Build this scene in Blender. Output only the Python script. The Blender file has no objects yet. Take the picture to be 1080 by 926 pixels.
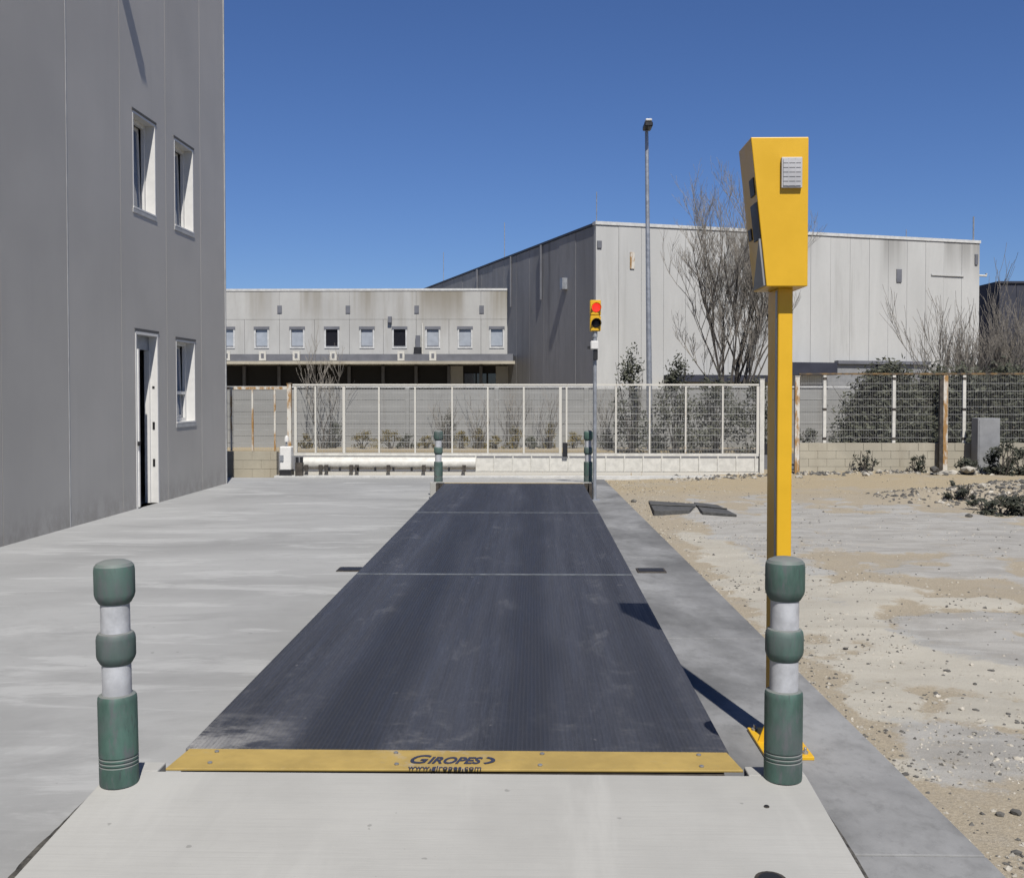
import bpy, bmesh, math, random
from mathutils import Vector, Matrix, noise as mnoise
R = math.radians
random.seed(7)
scene = bpy.context.scene
col = scene.collection

# ------------------------------------------------------------------ camera
F = 1100.0; HE = 1.9; YPP = 441.0; HOR = 413.0; VPX = 563.0     # photo pixels, 1080 x 926
PIT = math.atan((YPP - HOR) / F); YAW = math.atan((VPX - 540) / F)
cam_d = bpy.data.cameras.new('camera'); cam = bpy.data.objects.new('camera', cam_d); col.objects.link(cam)
cam.location = (0, 0, HE); cam.rotation_euler = (math.pi / 2 - PIT, 0, YAW)
cam_d.sensor_fit = 'HORIZONTAL'; cam_d.sensor_width = 36; cam_d.lens = F / 1080 * 36
cam_d.shift_y = (YPP - 463) / 1080; cam_d.clip_start = 0.05; cam_d.clip_end = 3000
scene.camera = cam

# ------------------------------------------------------------------ light
SUN_EL = 53.0; SUN_AZ = 12.6         # the sun stands behind the camera, this many degrees to its right
world = bpy.data.worlds.new('World'); scene.world = world; world.use_nodes = True
nt = world.node_tree; nt.nodes.clear()
wo = nt.nodes.new('ShaderNodeOutputWorld'); bg = nt.nodes.new('ShaderNodeBackground')
sky = nt.nodes.new('ShaderNodeTexSky'); sky.sky_type = 'NISHITA'; sky.sun_disc = False
sky.sun_elevation = R(SUN_EL); sky.sun_rotation = R(180 - SUN_AZ)
sky.altitude = 0; sky.air_density = 1.0; sky.dust_density = 0.0; sky.ozone_density = 6.0
bg.inputs['Strength'].default_value = 0.053
grade = nt.nodes.new('ShaderNodeMix'); grade.data_type = 'RGBA'; grade.blend_type = 'MULTIPLY'; grade.inputs[0].default_value = 1
grade.inputs[7].default_value = (.76, .885, 1.20, 1)                 # the photograph's deeper blue, the same over the whole sky
nt.links.new(sky.outputs[0], grade.inputs[6]); nt.links.new(grade.outputs[2], bg.inputs[0]); nt.links.new(bg.outputs[0], wo.inputs[0])
to_sun = Vector((math.sin(R(SUN_AZ)) * math.cos(R(SUN_EL)), -math.cos(R(SUN_AZ)) * math.cos(R(SUN_EL)), math.sin(R(SUN_EL))))
sd = bpy.data.lights.new('sun', 'SUN'); sd.energy = 5.0; sd.angle = R(0.53); sd.color = (1.0, 0.96, 0.9)
so = bpy.data.objects.new('sun', sd); col.objects.link(so)
so.rotation_euler = to_sun.to_track_quat('Z', 'Y').to_euler(); so.location = (20, -40, 60)
vs = scene.view_settings; vs.view_transform = 'Standard'; vs.look = 'None'; vs.exposure = 0.38; vs.gamma = 1
vs.use_curve_mapping = False

# ------------------------------------------------------------------ pixel -> place
def ray(x, y):
    u = (x - 540) / F; w = (YPP - y) / F
    dy = math.cos(PIT) + w * math.sin(PIT); dz = -math.sin(PIT) + w * math.cos(PIT)
    c, s = math.cos(YAW), math.sin(YAW)
    return Vector((c * u - s * dy, s * u + c * dy, dz))
def gp(x, y, z=0.0):                 # the point at height z under a pixel
    d = ray(x, y); t = (z - HE) / d.z
    return Vector((d.x * t, d.y * t, z))
def at(x, y, Y):                     # the point at distance Y under a pixel
    d = ray(x, y); t = Y / d.y
    return Vector((d.x * t, Y, HE + d.z * t))

# ------------------------------------------------------------------ mesh helpers
ORI = {}
class MB:
    def __init__(s, M=None):
        s.v = []; s.f = []; s.M = M
    def add(s, vs_, fs):
        b = len(s.v)
        for p in vs_:
            p = Vector(p); s.v.append(s.M @ p if s.M else p)
        for q in fs: s.f.append([b + i for i in q])
        return s
    def box(s, x0, x1, y0, y1, z0, z1, c=0.0):
        if c <= 0:
            return s.add([(x0,y0,z0),(x1,y0,z0),(x1,y1,z0),(x0,y1,z0),(x0,y0,z1),(x1,y0,z1),(x1,y1,z1),(x0,y1,z1)],
                  [(0,3,2,1),(4,5,6,7),(0,1,5,4),(1,2,6,5),(2,3,7,6),(3,0,4,7)])
        # box with chamfered edges: hull of 24 points
        bm = bmesh.new()
        for x, X in ((x0, x0 + c), (x1, x1 - c)):
            for y, Yy in ((y0, y0 + c), (y1, y1 - c)):
                for z, Z in ((z0, z0 + c), (z1, z1 - c)):
                    bm.verts.new((x, Yy, Z)); bm.verts.new((X, y, Z)); bm.verts.new((X, Yy, z))
        bmesh.ops.convex_hull(bm, input=bm.verts)
        bmesh.ops.dissolve_limit(bm, angle_limit=0.01, verts=bm.verts, edges=bm.edges)
        bm.verts.index_update()
        s.add([v.co.copy() for v in bm.verts], [[v.index for v in f.verts] for f in bm.faces]); bm.free()
        return s
    def prism(s, poly, axis, a, b):
        # poly: list of 2D points; axis 'x','y','z' is the extrusion direction from a to b
        def P(p, h):
            return {'x': (h, p[0], p[1]), 'y': (p[0], h, p[1]), 'z': (p[0], p[1], h)}[axis]
        n = len(poly)
        vs_ = [P(p, a) for p in poly] + [P(p, b) for p in poly]
        fs = [list(range(n))[::-1], list(range(n, 2 * n))] + [(i, (i + 1) % n, n + (i + 1) % n, n + i) for i in range(n)]
        return s.add(vs_, fs)
    def tube(s, pts, rad, n=8, cap=True):
        pts = [Vector(p) for p in pts]
        if not hasattr(rad, '__len__'): rad = [rad] * len(pts)
        base = len(s.v); ref = None
        for i, p in enumerate(pts):
            t = (pts[min(i + 1, len(pts) - 1)] - pts[max(i - 1, 0)]).normalized()
            if ref is None:
                ref = Vector((1, 0, 0)) if abs(t.x) < 0.8 else Vector((0, 1, 0))
            a = (ref - t * ref.dot(t)).normalized(); b = t.cross(a); ref = a
            for k in range(n):
                q = 2 * math.pi * k / n
                w = p + (a * math.cos(q) + b * math.sin(q)) * rad[i]
                s.v.append(s.M @ w if s.M else w)
        for i in range(len(pts) - 1):
            for k in range(n):
                k2 = (k + 1) % n
                s.f.append([base + i * n + k, base + i * n + k2, base + (i + 1) * n + k2, base + (i + 1) * n + k])
        if cap:
            s.f.append([base + k for k in range(n)][::-1])
            s.f.append([base + (len(pts) - 1) * n + k for k in range(n)])
        return s
    def lathe(s, prof, n=32, c=(0, 0, 0)):
        base = len(s.v)
        for r, z in prof:
            for k in range(n):
                q = 2 * math.pi * k / n
                w = Vector((c[0] + r * math.cos(q), c[1] + r * math.sin(q), c[2] + z)); s.v.append(s.M @ w if s.M else w)
        for i in range(len(prof) - 1):
            for k in range(n):
                k2 = (k + 1) % n
                s.f.append([base + i * n + k, base + i * n + k2, base + (i + 1) * n + k2, base + (i + 1) * n + k])
        s.f.append([base + k for k in range(n)][::-1]); s.f.append([base + (len(prof) - 1) * n + k for k in range(n)])
        return s
    def build(s, name, m, parent=None, smooth=None, bevel=0):
        me = bpy.data.meshes.new(name)
        o0 = ORI.get(parent.name, Vector()) if parent else Vector()
        me.from_pydata([tuple(p - o0) for p in s.v], [], s.f)
        return finish(name, me, m, parent, smooth, bevel)
def finish(name, me, m, parent=None, smooth=None, bevel=0):
    me.materials.append(m); me.validate(); me.update()
    if smooth:
        me.polygons.foreach_set('use_smooth', [True] * len(me.polygons)); me.set_sharp_from_angle(angle=R(smooth))
    o = bpy.data.objects.new(name, me); col.objects.link(o)
    if parent: o.parent = parent
    ORI[o.name] = ORI.get(parent.name, Vector()) if parent else Vector()
    if bevel:
        b = o.modifiers.new('bevel', 'BEVEL'); b.width = bevel; b.segments = 2; b.limit_method = 'ANGLE'; b.angle_limit = R(40)
    return o
def tag(o, label=None, cat=None, group=None, kind=None):
    if label: o['label'] = label
    if cat: o['category'] = cat
    if group: o['group'] = group
    if kind: o['kind'] = kind
    return o
def thing(name, loc, label, cat, group=None):
    o = bpy.data.objects.new(name, None); col.objects.link(o); o.location = loc; o.empty_display_size = .2
    ORI[o.name] = Vector(loc)
    return tag(o, label, cat, group)
def copy_tree(o, parent=None):
    c = o.copy(); col.objects.link(c); c.parent = parent
    for ch in o.children: copy_tree(ch, c)
    return c

# ------------------------------------------------------------------ materials
def lin(r, g, b): return tuple(((v / 255 + .055) / 1.055) ** 2.4 if v > 10 else v / 255 / 12.92 for v in (r, g, b))
ALB = .70          # common gain on the albedos below, set together with the exposure
class NT:
    def __init__(s, name):
        s.m = bpy.data.materials.new(name); s.m.use_nodes = True; s.t = s.m.node_tree
        s.b = s.t.nodes['Principled BSDF']; s._pos = None
    def n(s, t, **k):
        o = s.t.nodes.new(t)
        for a, v in k.items():
            if a.startswith('i_'):
                o.inputs[a[2:].replace('_', ' ')].default_value = v
            else: setattr(o, a, v)
        return o
    def l(s, a, b): s.t.links.new(a, b)
    def pos(s, scale=(1, 1, 1)):
        if s._pos is None: s._pos = s.n('ShaderNodeNewGeometry').outputs['Position']
        v = s.n('ShaderNodeVectorMath', operation='MULTIPLY'); s.l(s._pos, v.inputs[0]); v.inputs[1].default_value = scale
        return v.outputs[0]
    def sep(s):
        o = s.n('ShaderNodeSeparateXYZ'); s.l(s.pos(), o.inputs[0]); return o.outputs
    def noise(s, scale, detail=4, rough=.55, st=(1, 1, 1), dist=0):
        o = s.n('ShaderNodeTexNoise'); o.inputs['Scale'].default_value = scale; o.inputs['Detail'].default_value = detail
        o.inputs['Roughness'].default_value = rough; o.inputs['Distortion'].default_value = dist
        s.l(s.pos(st), o.inputs['Vector']); return o.outputs['Fac']
    def ramp(s, fac, a, b, lo=0.0, hi=1.0):
        o = s.n('ShaderNodeMapRange'); o.inputs[1].default_value = a; o.inputs[2].default_value = b
        o.inputs[3].default_value = lo; o.inputs[4].default_value = hi; o.interpolation_type = 'SMOOTHSTEP'
        s.l(fac, o.inputs[0]); return o.outputs[0]
    def math(s, op, a, b=None):
        o = s.n('ShaderNodeMath', operation=op)
        for i, v in enumerate((a, b)):
            if v is None: continue
            if isinstance(v, (int, float)): o.inputs[i].default_value = v
            else: s.l(v, o.inputs[i])
        return o.outputs[0]
    def mix(s, fac, a, b, mode='MIX'):
        o = s.n('ShaderNodeMix', data_type='RGBA', blend_type=mode)
        for sock, v in ((o.inputs[0], fac), (o.inputs[6], a), (o.inputs[7], b)):
            if isinstance(v, (int, float)): sock.default_value = v
            elif isinstance(v, (tuple, list)): sock.default_value = (*v[:3], 1)
            else: s.l(v, sock)
        return o.outputs[2]
    def bump(s, h, strength=.3, dist=.01):
        o = s.n('ShaderNodeBump'); o.inputs['Strength'].default_value = strength; o.inputs['Distance'].default_value = dist
        s.l(h, o.inputs['Height'])
        if s.b.inputs['Normal'].is_linked: s.l(s.b.inputs['Normal'].links[0].from_socket, o.inputs['Normal'])
        s.l(o.outputs[0], s.b.inputs['Normal'])
    def done(s, c, rough=.8, metal=0.0, spec=.4):
        if isinstance(c, (tuple, list)): s.b.inputs['Base Color'].default_value = (*[v * ALB for v in c[:3]], 1)
        else: s.l(s.mix(1.0, c, (ALB, ALB, ALB), 'MULTIPLY'), s.b.inputs['Base Color'])
        if isinstance(rough, (int, float)): s.b.inputs['Roughness'].default_value = rough
        else: s.l(rough, s.b.inputs['Roughness'])
        s.b.inputs['Metallic'].default_value = metal; s.b.inputs['Specular IOR Level'].default_value = spec
        return s.m
def plain(name, c, rough=.6, metal=0.0, var=.12, scale=6.0, bump=0.0, spec=.4):
    t = NT(name); k = t.noise(scale, 5, .6)
    c2 = tuple(v * (1 - var) for v in c); c3 = tuple(min(1, v * (1 + var)) for v in c)
    cc = t.mix(t.ramp(k, .3, .7), c2, c3)
    if bump: t.bump(t.noise(scale * 12, 3), bump, .004)
    return t.done(cc, t.ramp(k, .2, .8, max(0, rough - .08), min(1, rough + .08)), metal, spec)
def scale3(c, k): return tuple(v * k for v in c)

def concrete(name, base, amp=.1, streak=(1, 1, 1), stain=None, rough=.85, bscale=90, top=None):
    t = NT(name)
    a = t.noise(.35, 5, .6, streak, .4); b = t.noise(2.3, 6, .65, streak); g = t.noise(140, 2, .6)
    c = t.mix(t.ramp(a, .3, .72), scale3(base, 1 - amp * 1.3), scale3(base, 1 + amp))
    c = t.mix(t.math('MULTIPLY', t.ramp(b, .45, .75), .35), c, scale3(base, 1 - amp * 2.0))
    c = t.mix(t.ramp(g, .55, .8, 0, .25), c, scale3(base, .6))
    mo = t.noise(6.5, 6, .7, tuple(max(v, .7) for v in streak)); c = t.mix(t.ramp(mo, .5, .72, 0, .3), c, scale3(base, 1 - amp * 1.6)); c = t.mix(t.ramp(mo, .42, .28, 0, .3), c, scale3(base, 1 + amp))
    sp = t.noise(330, 2, .7); c = t.mix(t.ramp(sp, .6, .8, 0, .3), c, scale3(base, .5))
    if stain:
        sx = t.noise(.9, 5, .7, (1, 1, .08), .3)
        c = t.mix(t.math('MULTIPLY', t.ramp(sx, .52, .72), stain[1]), c, stain[0])
    if top:                               # run-off stains hanging from the roof edge, uneven in width and length
        z = t.sep()[2]; wd = t.noise(top[3], 4, .6, (1, 1, .02), .2); ln_ = t.noise(top[3] * 2.2, 4, .7, (1, 1, .05))
        zz = t.math('ADD', z, t.math('MULTIPLY', ln_, top[2])); k = t.math('MULTIPLY', t.ramp(wd, .48, .62), t.ramp(zz, top[0] - top[1], top[0] + top[2] * .6))
        c = t.mix(t.math('MULTIPLY', k, .8), c, top[4])
    t.bump(t.noise(bscale, 4, .65), .25, .003)
    return t.done(c, t.ramp(b, .2, .8, rough - .1, min(1, rough + .1)), 0, .3)

M = {}
M['yard'] = concrete('yard_concrete', (.365, .36, .34), .17, (.6, 1.2, 1), None)
M['strip'] = concrete('strip_concrete', (.25, .252, .25), .34, (2.4, 1.6, 1), None)
def ramp_mat():
    t = NT('ramp_concrete'); a = t.noise(.9, 5, .6); br = t.noise(7, 4, .7, (.25, 9, 1)); fine = t.noise(60, 3, .7, (.1, 3.0, 1))
    base = (.415, .41, .385)
    c = t.mix(t.ramp(a, .3, .7), scale3(base, .9), scale3(base, 1.08))
    c = t.mix(t.ramp(br, .45, .75, 0, .4), c, scale3(base, .86))
    sm = t.noise(1.3, 5, .65, (1.6, .22, 1), .3); c = t.mix(t.ramp(sm, .54, .68, 0, .5), c, scale3(base, 1.18)); c = t.mix(t.ramp(sm, .44, .30, 0, .4), c, scale3(base, .84))
    sp = t.noise(14, 2, .5); c = t.mix(t.ramp(sp, .75, .78, 0, .5), c, scale3(base, .4))
    c = t.mix(t.ramp(t.noise(180, 2), .6, .8, 0, .22), c, scale3(base, .55))
    t.bump(fine, .35, .004)
    return t.done(c, .88, 0, .3)
M['ramp'] = ramp_mat()
def yard_mat():
    t = NT('yard_concrete'); base = (.345, .348, .342); x = t.sep()
    a = t.noise(.30, 5, .6, (.7, 1.2, 1), .6); b = t.noise(1.1, 7, .68, (.42, 1.7, 1), .5); d = t.noise(.6, 7, .7, (.6, 1.2, 1), 1.2); e = t.noise(4, 7, .75, (.75, 1.1, 1))
    c = t.mix(t.ramp(a, .32, .68), scale3(base, .84), scale3(base, 1.10))
    c = t.mix(t.ramp(b, .52, .61, 0, .7), c, scale3(base, 1.28)); c = t.mix(t.ramp(d, .50, .72, 0, .6), c, scale3(base, .70)); st_ = t.noise(2.2, 7, .75, (.16, 3.2, 1), .3); c = t.mix(t.ramp(st_, .56, .68, 0, .2), c, scale3(base, 1.25)); c = t.mix(t.ramp(st_, .42, .32, 0, .14), c, scale3(base, .76))
    c = t.mix(t.ramp(e, .50, .72, 0, .35), c, scale3(base, .78)); c = t.mix(t.ramp(e, .44, .30, 0, .3), c, scale3(base, 1.15))
    c = t.mix(t.ramp(x[0], -5.3, -6.2, 0, .35), c, scale3(base, 1.18))                  # cleaner margin poured along the wall
    c = t.mix(t.ramp(t.noise(160, 3, .7), .56, .8, 0, .35), c, scale3(base, .55)); c = t.mix(t.ramp(t.noise(11, 2, .4), .74, .77, 0, .4), c, scale3(base, .45))
    t.bump(t.noise(90, 4, .65), .3, .003); return t.done(c, .86, 0, .3)
M['yard'] = yard_mat()
def deck_mat():
    t = NT('deck_steel'); base = (.045, .047, .055)
    st = t.noise(1.9, 5, .6, (2.2, .07, 1), .2); st2 = t.noise(14, 5, .7, (2.0, .06, 1)); fine = t.noise(55, 4, .7, (1.5, .05, 1))
    c = t.mix(t.ramp(st, .34, .66), scale3(base, .78), scale3(base, 1.28))
    c = t.mix(t.ramp(st2, .45, .8, 0, .45), c, scale3(base, 1.55))
    c = t.mix(t.ramp(fine, .5, .8, 0, .5), c, scale3(base, 1.9))
    x = t.sep()
    # cement dust trodden on to the near end and in the left corner
    dn = t.noise(5, 6, .75, (1, 1.6, 1)); y1 = t.ramp(x[1], 4.6, 6.0, 1, 0)
    c = t.mix(t.math('MULTIPLY', t.math('MULTIPLY', t.ramp(dn, .5, .72), y1), .33), c, (.30, .29, .28))
    xl = t.ramp(x[0], -1.55, -1.0, 1, 0); yl = t.ramp(x[1], 4.62, 5.2, 1, 0)
    c = t.mix(t.math('MULTIPLY', t.math('MULTIPLY', xl, yl), t.ramp(dn, .38, .58, 0, .8)), c, (.42, .41, .39))
    sp = t.noise(16, 3, .5, (1, .7, 1)); c = t.mix(t.ramp(sp, .72, .75, 0, .4), c, (.30, .29, .27))
    c = t.mix(t.ramp(t.noise(120, 3, .7, (1.2, .10, 1)), .52, .75, 0, .55), c, scale3(base, 2.1))
    du = t.noise(3.2, 7, .75, (1, .4, 1), .4); c = t.mix(t.ramp(du, .54, .74, 0, .38), c, (.20, .20, .205)); c = t.mix(t.ramp(t.noise(34, 4, .8, (1, .5, 1)), .66, .76, 0, .5), c, (.26, .26, .26))
    dk = t.noise(1.0, 3, .5, (2.6, .05, 1), .1); c = t.mix(t.ramp(dk, .50, .66, 0, .55), c, scale3(base, .55))
    gr = t.noise(85, 3, .8, (1, .45, 1)); c = t.mix(t.ramp(gr, .55, .75, 0, .5), c, scale3(base, 2.4)); c = t.mix(t.ramp(gr, .45, .28, 0, .5), c, scale3(base, .4))
    wx = t.math('ADD', x[0], t.math('MULTIPLY', t.math('SUBTRACT', t.noise(.35, 3, .5), .5), .5))           # rubbered wheel tracks
    trk = t.math('MAXIMUM', t.math('MULTIPLY', t.ramp(wx, -1.15, -.95), t.ramp(wx, -.80, -.60, 1, 0)), t.math('MULTIPLY', t.ramp(wx, -.28, -.10), t.ramp(wx, .02, .22, 1, 0)))
    c = t.mix(t.math('MULTIPLY', trk, t.ramp(st, .30, .6, .25, .75)), c, scale3(base, .5))
    # tear-plate ribs running down the deck
    wv = t.n('ShaderNodeTexWave', wave_type='BANDS', bands_direction='X'); wv.inputs['Scale'].default_value = 15; wv.inputs['Distortion'].default_value = .15
    t.l(t.pos(), wv.inputs['Vector']); c = t.mix(t.ramp(wv.outputs['Fac'], .55, 1.0, 0, .2), c, scale3(base, 1.6)); t.bump(wv.outputs['Fac'], .35, .003); t.bump(fine, .2, .002)
    return t.done(c, t.ramp(st2, .2, .8, .62, .45), .0, .35)
M['deck'] = deck_mat()
def cladding():
    t = NT('grey_cladding'); base = (.50, .475, .435)
    a = t.noise(.6, 4, .5); s = t.noise(3, 4, .6, (1, 1, .1))
    c = t.mix(t.ramp(a, .3, .7), scale3(base, .95), scale3(base, 1.05))
    c = t.mix(t.ramp(s, .5, .8, 0, .3), c, scale3(base, .9))
    oi = t.n('ShaderNodeObjectInfo'); c = t.mix(1.0, c, t.mix(oi.outputs['Random'], (.955, .955, .95), (1.03, 1.03, 1.03)), 'MULTIPLY')
    z = t.sep()[2]; c = t.mix(t.math('MULTIPLY', t.ramp(t.noise(5, 5, .7, (1, 1, .6)), .35, .65), t.ramp(z, .0, .55, .55, 0)), c, (.30, .28, .245))
    rs = t.noise(2.2, 5, .7, (1, 1, .05)); c = t.mix(t.ramp(rs, .56, .75, 0, .22), c, scale3(base, .72)); c = t.mix(t.ramp(t.noise(40, 3, .7), .6, .8, 0, .12), c, scale3(base, .7))
    w = t.n('ShaderNodeTexWave', wave_type='BANDS', bands_direction='Y'); w.inputs['Scale'].default_value = 6.0
    t.l(t.pos(), w.inputs['Vector']); t.bump(w.outputs['Fac'], .06, .002)
    return t.done(c, .5, 0, .4)
M['clad'] = cladding()
M['joint'] = plain('joint_trim', (.46, .46, .45), .5)
M['seal'] = plain('dark_sealant', (.10, .10, .10), .8)
M['white_alu'] = plain('white_aluminium', (.74, .73, .70), .35, 0, .04)
M['white_paint'] = plain('white_gate_paint', (.64, .625, .57), .5, 0, .1, 9)
M['black'] = plain('black_plastic', (.018, .018, .02), .5)
M['blackrub'] = plain('black_rubber', (.085, .085, .082), .8, 0, .3, 14, .4)
M['dark_shade'] = plain('dark_interior_shade', (.03, .03, .032), .9)  # near-black: unlit interior and dock shade put into the colour
M['wood'] = plain('interior_floor', (.2, .17, .14), .6)
def glass(name, c, rough=.03):
    t = NT(name); k = t.noise(2.2, 3); return t.done(t.mix(k, scale3(c, .8), c), rough, 0, .9)
M['glass'] = glass('window_glass', (.15, .20, .30))  # blue of the reflected sky put into the base colour
M['glass_sky'] = plain('glass_sky_reflection', (.40, .43, .47), .15, 0, .1, 3, 0, .8)  # pale panes: grey sky reflection painted as their colour
M['glass_dark'] = glass('dark_glass', (.02, .02, .025))
def yellow_mat(name, c, wear):
    t = NT(name); a = t.noise(3, 5, .6); b = t.noise(28, 4, .7)
    cc = t.mix(t.ramp(a, .3, .7), scale3(c, .94), scale3(c, 1.04))
    cc = t.mix(t.math('MULTIPLY', t.ramp(b, .58, .75), wear), cc, scale3(c, .45))
    return t.done(cc, t.ramp(a, .2, .8, .34, .48), 0, .45)
M['yellow'] = yellow_mat('yellow_powder_coat', (.74, .43, .012), .05)
def yplate():
    t = NT('yellow_edge_plate'); c = (.44, .31, .09); a = t.noise(4, 5, .7); b = t.noise(22, 5, .7)
    cc = t.mix(t.ramp(a, .35, .7), scale3(c, .88), scale3(c, 1.1))
    cc = t.mix(t.ramp(b, .58, .78, 0, .45), cc, (.40, .34, .22)); x = t.sep()
    cc = t.mix(t.math('MULTIPLY', t.ramp(t.noise(9, 4, .7), .5, .7), t.math('MULTIPLY', t.ramp(x[0], -.75, -.5), t.ramp(x[0], -.35, -.1, 1, 0))), cc, (.42, .36, .27))
    return t.done(cc, .55, 0, .4)
M['yplate'] = yplate()
M['print'] = plain('navy_print', (.035, .04, .075), .6)
M['bolt'] = plain('galvanised_bolt', (.42, .42, .42), .4, .6)
M['steel'] = plain('galvanised_steel', (.40, .42, .45), .45, .5, .15, 8)
M['darksteel'] = plain('weathered_dark_steel', (.07, .06, .05), .65, .2, .4, 10)
M['seam'] = plain('seam_steel', (.20, .215, .225), .5, .3, .3, 12)
def bgreen():
    t = NT('bollard_green'); c = (.075, .145, .118)
    a = t.noise(7, 5, .65, (1, 1, .35)); b = t.noise(26, 5, .7, (1, 1, .25)); d = t.noise(3, 3)
    cc = t.mix(t.ramp(a, .35, .65), scale3(c, .62), scale3(c, 1.12))
    cc = t.mix(t.ramp(b, .48, .66, 0, .6), cc, (.13, .12, .135)); cc = t.mix(t.ramp(b, .40, .30, 0, .6), cc, (.045, .05, .055)); cc = t.mix(t.ramp(d, .42, .7, 0, .6), cc, (.13, .14, .145))
    g = t.n('ShaderNodeNewGeometry'); sx = t.n('ShaderNodeSeparateXYZ'); t.l(g.outputs['Normal'], sx.inputs[0])
    cc = t.mix(t.ramp(sx.outputs[2], .35, .8, 0, .7), cc, (.24, .24, .23))        # paler grey on upward faces
    t.bump(b, .25, .003)
    return t.done(cc, .62, 0, .35)
M['green'] = bgreen()
M['band'] = plain('reflective_white_band', (.47, .48, .50), .35, 0, .16, 14)
M['red'] = None
t_ = NT('red_signal_lens'); t_.b.inputs['Emission Color'].default_value = (1, .045, .03, 1); t_.b.inputs['Emission Strength'].default_value = .75
M['red'] = t_.done((.7, .03, .02), .3)
M['soil'] = None
M['block'] = concrete('tan_block', (.45, .415, .33), .14, (1, 1, 1), ((.26, .22, .16), .45))
M['facade'] = concrete('office_precast', (.50, .495, .47), .10, (1, 1, .5), ((.30, .28, .24), .45), top=(7.3, 1.6, 2.2, .45, (.235, .205, .15)))
M['facade2'] = concrete('warehouse_precast', (.55, .55, .53), .08, (1, 1, .2), ((.36, .355, .335), .6), top=(9.0, 1.2, 2.0, .5, (.27, .265, .25)))
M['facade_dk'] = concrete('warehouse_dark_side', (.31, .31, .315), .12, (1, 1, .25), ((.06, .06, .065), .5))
M['boundary'] = concrete('boundary_concrete', (.31, .31, .297), .10, (.4, 1, 1.6), ((.2, .19, .17), .6))
M['grille'] = plain('grille_aluminium', (.50, .50, .51), .45, .1)
M['gap'] = plain('gap_mortar', (.16, .16, .16), .9, 0, .5, 14)
M['cap'] = plain('parapet_cap', (.60, .60, .58), .6)
M['canopy'] = plain('canopy_grey', (.16, .165, .185), .6, 0, .12, 2)
M['navy'] = plain('navy_cladding', (.035, .038, .055), .6, 0, .15, 1.5)
M['rust'] = None
t_ = NT('rusty_paint'); a_ = t_.noise(7, 5, .7, (1, 1, .3)); c_ = t_.mix(t_.ramp(a_, .42, .58), (.66, .63, .56), (.36, .20, .065)); M['rust'] = t_.done(c_, .7)
t_ = NT('rusty_rail'); a_ = t_.noise(3, 5, .7); c_ = t_.mix(t_.ramp(a_, .42, .58), (.075, .062, .05), (.22, .14, .06)); M['rustrail'] = t_.done(c_, .8)
t_ = NT('chipped_gate_paint'); a_ = t_.noise(9, 6, .75, (1, 1, .4)); c_ = t_.mix(t_.ramp(a_, .60, .68), (.63, .61, .55), (.36, .25, .12)); M['chip'] = t_.done(c_, .55)
M['wire'] = plain('galvanised_wire', (.40, .40, .385), .6, .1)
M['cabinet'] = plain('cabinet_grey', (.27, .275, .28), .55, 0, .1, 5)
M['bark'] = plain('winter_bark', (.10, .088, .075), .9, 0, .3, 9)
M['twig'] = plain('pale_twig', (.25, .225, .19), .9, 0, .3, 5)
def leafm(name, c):
    t = NT(name); a = t.noise(1.6, 4); b = t.noise(12, 2)
    cc = t.mix(t.ramp(a, .3, .7), scale3(c, .6), scale3(c, 1.4)); cc = t.mix(t.ramp(b, .55, .7, 0, .5), cc, (c[0] * 2.0, c[1] * 1.7, c[2] * 1.1))
    return t.done(cc, .65, 0, .3)
M['leaf'] = leafm('dull_green_leaf', (.062, .066, .045))
M['leaf_y'] = leafm('yellowish_leaf', (.15, .115, .03))
M['leaf_k'] = leafm('dark_weed_leaf', (.034, .038, .026))
M['asphalt'] = concrete('road_asphalt', (.17, .17, .17), .12)
M['stone'] = plain('pale_stone', (.42, .39, .33), .9, 0, .35, 7, .6)
M['darkstone'] = plain('dark_stone', (.11, .105, .095), .95, 0, .4, 7, .6)
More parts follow.
